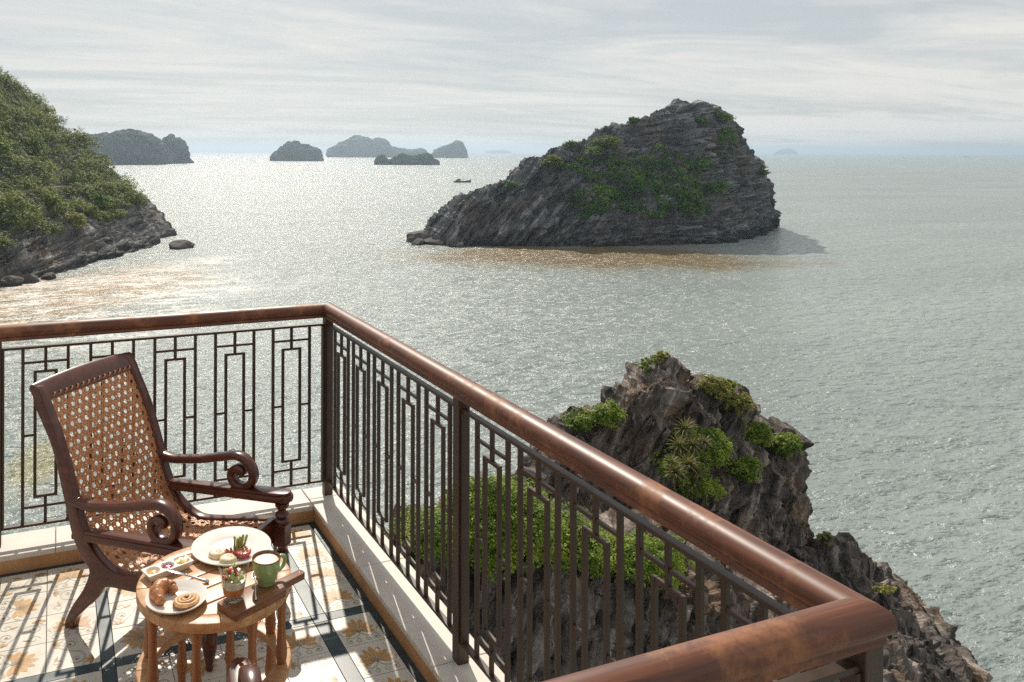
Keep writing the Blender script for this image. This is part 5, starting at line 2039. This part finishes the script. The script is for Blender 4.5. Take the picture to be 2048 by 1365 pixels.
def build_near_rock():
    e = empty('cliff_rock', at_depth(1345, 1000, 46))
    e.location.z = SEA
    tag(e, 'jagged limestone crag rising from the water below the balcony', 'crag')

    def part(name, *a, **k):
        me, V = loaf(name, *a, **k)
        o = link(name, me, e)
        o.matrix_parent_inverse = Matrix.Translation(-e.location)
        return V
    sharp = [(1.0, 0.0), (0.97, 0.16), (0.90, 0.34), (0.72, 0.52), (0.50, 0.70), (0.28, 0.86), (0.10, 0.97), (0.0, 1.0)]
    steep = [(0.0, 1.0), (0.25, 0.9), (0.6, 0.7), (0.9, 0.4), (1.0, 0.0)]
    disp = ((0.6, 3.6, 4, False), (0.7, 1.8, 5, True), (0.18, 0.5, 3, True), (0.85, 1.3, 3, True, R(56)))
    st = ((0.75, 0.36, R(58), R(66), 1.3), (0.28, 0.15, R(56), R(70), 1.2))
    sil = [(1085, 965), (1115, 908), (1165, 878), (1205, 834), (1238, 806), (1268, 784), (1300, 756), (1342, 722), (1370, 758), (1402, 796), (1422, 790), (1452, 792), (1478, 790), (1486, 812),
           (1494, 836), (1524, 860), (1556, 868), (1574, 888), (1586, 925), (1596, 975), (1600, 1025), (1588, 1090)]
    deps = [43, 44, 45, 45.5, 46, 46, 46, 46, 46.3, 46.6, 47, 47.3, 47.6, 47.8, 48, 48.3, 48.6, 49, 49.2, 49.5, 50, 50.5]
    pbase = [(1040, 1330), (1075, 1330), (1125, 1330), (1165, 1325), (1205, 1325), (1240, 1320), (1280, 1320), (1325, 1310), (1362, 1300), (1398, 1290), (1425, 1280), (1455, 1265), (1478, 1250),
             (1492, 1235), (1506, 1220), (1530, 1200), (1552, 1180), (1566, 1165), (1576, 1150), (1583, 1138), (1586, 1128), (1584, 1118)]
    Vp = part('pinnacle', sil, deps, [8, 9, 10, 10, 10, 9, 7, 4, 2.2, 1.6, 1.3], [5, 6, 7, 7, 6, 5, 4, 3, 2, 1.6, 1.3], M['rock_near'], 400, 200, 40, sharp, steep,
              disp=disp, strata=st, seed=31, ends=(0.03, 0.025), fb=pbase)
    sil = [(760, 1230), (800, 1120), (850, 1060), (930, 1020), (1050, 1020), (1150, 1050), (1250, 1090), (1350, 1125), (1450, 1160), (1550, 1195), (1650, 1250), (1750, 1340), (1840, 1450)]
    deps = [22, 23, 24, 25, 26, 27, 27.5, 28, 29, 30, 31, 31, 30]
    Vr = part('ridge', sil, deps, [5, 7, 8, 8, 8, 8, 7, 6], [5, 7, 9, 10, 10, 9, 8, 7], M['rock_near'], 330, 150, 60, sharp, steep, disp=disp, strata=st, seed=37, ends=(0.03, 0.03))
    sil = [(1600, 1150), (1635, 1112), (1675, 1096), (1722, 1156), (1772, 1210), (1812, 1258), (1832, 1316), (1872, 1372), (1935, 1470), (1990, 1570)]
    deps = [48, 46.5, 45, 42.5, 40, 38, 36, 34, 31, 28]
    Vs = part('shelf', sil, deps, [5, 7, 8, 8, 8, 7], [3.0, 3.2, 3.2, 3.0, 3.0, 3], M['rock_near'], 300, 90, 50, sharp, steep, disp=((0.7, 2.6, 4, True), (0.55, 1.1, 4, True), (0.15, 0.4, 3, True)),
              strata=st, seed=41, ends=(0.05, 0.02))
    rng = np.random.default_rng(14)

    def plant(V, el, lab, k, rr, mt, seed, leaf=0.075, per=1100, lift=0.25, behind=False, name='cliff_shrub'):
        s = spots(V, rng, [el], 1.0)
        if not s:
            return
        p = s[0]
        dd = project(p)[2]
        p = p[np.argsort(dd)]
        p = p[-max(k * 4, 8):] if behind else p[:max(k * 5, 8)]
        p = p[rng.choice(len(p), min(k, len(p)), replace=False)]
        bl = np.c_[p + np.array([0, 0, lift]), rng.uniform(.7, 1.15, len(p)) * rr]
        shrub(name, lab, 'shrub', 'shrubs on the crag', p.mean(0) - np.array([0, 0, .4]), bl, per, leaf, M[mt], seed, 6, 0.05)
    plant(Vp, (1172, 838, 52, 24), 'rounded green shrub on the low shoulder of the crag', 14, .75, 'leaf_near', 201)
    plant(Vp, (1292, 738, 14, 10), 'spiky green tuft beside the shrub on the crag tip', 3, .38, 'leaf_near', 202, .11, 200)
    plant(Vp, (1326, 722, 16, 8), 'small shrub growing on the very tip of the crag', 4, .36, 'leaf_pale', 203, .11, 200)
    plant(Vp, (1436, 775, 34, 22), 'pale yellow green shrub in the notch behind the crag tip', 12, .62, 'leaf_pale', 204)
    plant(Vp, (1468, 776, 24, 14), 'thin shrub beside the small rock knob behind the crag tip', 4, .42, 'leaf_near', 205, .12, 240)
    plant(Vp, (1480, 805, 26, 20), 'yellow green shrub under the small rock knob', 8, .55, 'leaf_pale', 206)
    plant(Vp, (1550, 872, 44, 26), 'green shrub crowning the sheer seaward wall of the crag', 12, .75, 'leaf_near', 207)
    plant(Vp, (1590, 915, 28, 36), 'shrub hanging down the sheer seaward wall of the crag', 10, .65, 'leaf_near', 208)
    plant(Vp, (1445, 895, 66, 40), 'broad leafy shrub beside the spiky rosettes on the crag', 30, .95, 'leaf_near', 209)
    plant(Vp, (1430, 960, 66, 55), 'dense dark shrub under the broad leafy shrub on the crag', 32, .95, 'leaf_near', 210)
    plant(Vp, (1500, 935, 36, 30), 'straggling shrub in the gully next to the sheer wall', 10, .6, 'leaf_near', 211)
    plant(Vr, (880, 1065, 60, 50), 'green bush seen between the railing bars at the ridge end', 22, .8, 'leaf_near', 220, .052, 1500)
    plant(Vr, (980, 1030, 80, 50), 'sunlit bush on the ridge nearest to the middle railing post', 26, .85, 'leaf_near', 221, .052, 1500)
    plant(Vr, (1090, 1060, 85, 60), 'large sunlit bush on the ridge seen through the side railing', 32, .85, 'leaf_near', 222, .052, 1500)
    plant(Vr, (1200, 1095, 85, 55), 'bushy green shrub on the ridge beyond the second railing panel', 28, .8, 'leaf_near', 223, .052, 1500)
    plant(Vr, (1290, 1120, 66, 45), 'dark green shrub on the ridge near the corner of the railing', 22, .7, 'leaf_near', 224, .052, 1500)
    plant(Vr, (1000, 1110, 70, 30), 'lower fringe of leaves on the shaded side of the ridge', 18, .7, 'leaf_near', 225, .052, 1200)
    plant(Vs, (1780, 1190, 18, 10), 'yellow tuft of plants on the low rock shelf by the water', 5, .3, 'leaf_pale', 226, .09, 160)
    plant(Vs, (1650, 1092, 18, 8), 'small yellow tuft where the rock shelf meets the crag', 4, .3, 'leaf_pale', 227, .09, 160)
    # spiky rosette plants
    ros_me = rosette_me()
    ros = [(1372, 858, 1.0), (1360, 892, 1.05), (1388, 893, .95), (1410, 886, .8), (1352, 946, 1.0), (1378, 930, 1.05), (1394, 946, .9), (1345, 925, .7)]
    xx, yy, dd = project(Vp)
    for i, (px, py, s) in enumerate(ros):
        d2 = (xx - px) ** 2 + (yy + 0 - py) ** 2
        near = np.where(d2.ravel() < 20 ** 2)[0]
        if len(near) == 0:
            near = [int(np.argmin(d2))]
        j = near[int(np.argmin(dd.ravel()[near]))]
        dep = float(dd.ravel()[j]) - 1.3
        top = at_depth(px, py, dep)
        base = Vector((top.x + .1, top.y + .1, top.z - .8 * s - .5))
        r = empty('rosette_plant', base)
        tag(r, 'topmost spiky rosette plant standing above the other rosettes' if i == 0 else 'spiky orange tipped rosette plant on a thin stem on the crag', 'plant', 'rosette plants on the crag')
        st_ = tube_me('stem', [(0, 0, -.3), ((top.x - base.x) * .4, 0, (top.z - base.z) * .5), tuple(top - base)], [.05, .045, .05], M['bark'], 6)
        link('stem', st_, r)
        o = link('leaf_rosette', ros_me, r, top - base, i * .9)
        o.scale = (s, s, s)


def rosette_me():
    rng = np.random.default_rng(3)
    V, F = [], []
    for k in range(46):
        az = k * 2.399
        el = R(78) - (k / 46) ** 1.0 * R(95)
        ln = rng.uniform(.62, .85)
        w = .055
        h = Vector((math.cos(az), math.sin(az), 0))
        side = Vector((-math.sin(az), math.cos(az), 0))
        prev = None
        p = Vector((0, 0, 0))
        e_ = el
        for i in range(5):
            t = i / 4
            ww = w * (1 - t) ** .7 * (1 if i else .6)
            b = len(V)
            V.append(tuple(p + side * ww))
            V.append(tuple(p - side * ww))
            if i:
                F.append((b - 2, b - 1, b + 1, b))
            p = p + (h * math.cos(e_) + Vector((0, 0, 1)) * math.sin(e_)) * (ln / 4)
            e_ -= R(11)
    return mesh_np('leaf_rosette', V, F, M['blade'], False)


def build_boat(px, py, depth, length, rz, label, name='fishing_boat'):
    pos = at_depth(px, py, depth)
    e = empty(name, (pos.x, pos.y, SEA), rz)
    tag(e, label, 'boat')
    if 'boat_hull' not in M:
        M['boat_hull'] = simple_mat('boat_hull_paint', (0.035, 0.06, 0.065), 0.5, 0.3, 3)
        M['boat_cabin'] = simple_mat('boat_cabin_paint', (0.10, 0.20, 0.19), 0.5, 0.2, 3)
        M['boat_wood'] = simple_mat('boat_mast_wood', (0.12, 0.08, 0.05), 0.6, 0.2, 3)
    L = length
    st = [(-.5, .13, .085, -.02), (-.42, .15, .08, -.05), (-.2, .165, .07, -.06), (.1, .16, .075, -.06), (.3, .125, .10, -.055), (.42, .07, .135, -.03), (.5, .008, .18, .02)]
    V = []
    for x, w, top, bot in st:
        for q in range(9):
            a = -1 + 2 * q / 8
            yy = w * a / 2 * (1.0)
            zz = bot + (top - bot) * abs(a) ** 2.2
            V.append((x * L, yy * L * 1.6, zz * L))
    F = [tuple(f) for f in grid_faces(len(st), 9)]
    me = bpy.data.meshes.new('hull')
    me.from_pydata(V, [], F + [tuple(range(9))])
    setmat(me, M['boat_hull'])
    o = link('hull', me, e)
    md = o.modifiers.new('thick', 'SOLIDIFY')
    md.thickness = .008 * L
    link('deck', box_me('deck', (.80 * L, .20 * L, .01 * L), M['boat_wood']), e, (-.05 * L, 0, .045 * L))
    cab = link('cabin', box_me('cabin', (.25 * L, .15 * L, .11 * L), M['boat_cabin'], .006 * L), e, (-.24 * L, 0, .105 * L))
    link('cabin_roof', box_me('cabin_roof', (.31 * L, .18 * L, .014 * L), M['boat_hull'], .003 * L), cab, (.01 * L, 0, .062 * L))
    link('wheelhouse', box_me('wheelhouse', (.10 * L, .12 * L, .05 * L), M['boat_cabin'], .005 * L), cab, (.03 * L, 0, .095 * L))
    link('mast', tube_me('mast', [(.02 * L, 0, .04 * L), (.04 * L, 0, .36 * L)], [.008 * L, .005 * L], M['boat_wood'], 6), e)
    link('boom', tube_me('boom', [(.03 * L, 0, .12 * L), (.28 * L, 0, .26 * L)], [.006 * L, .004 * L], M['boat_wood'], 6), e)
    link('stay', tube_me('stay', [(.04 * L, 0, .35 * L), (.47 * L, 0, .16 * L)], .0025 * L, M['boat_wood'], 4), e)


build_island()
build_headland()
build_far()
build_near_rock()
build_boat(925, 364, 650, 14.2, -YAW + R(8), 'dark fishing boat with a cabin and mast crossing beside the rock island')
build_boat(1069, 303, 5200, 30, -YAW + R(60), 'tiny hazy boat on the horizon just past the rock island', 'distant_boat')
build_boat(1932, 309, 5600, 34, -YAW, 'tiny faint boat alone on the empty horizon', 'distant_boat')
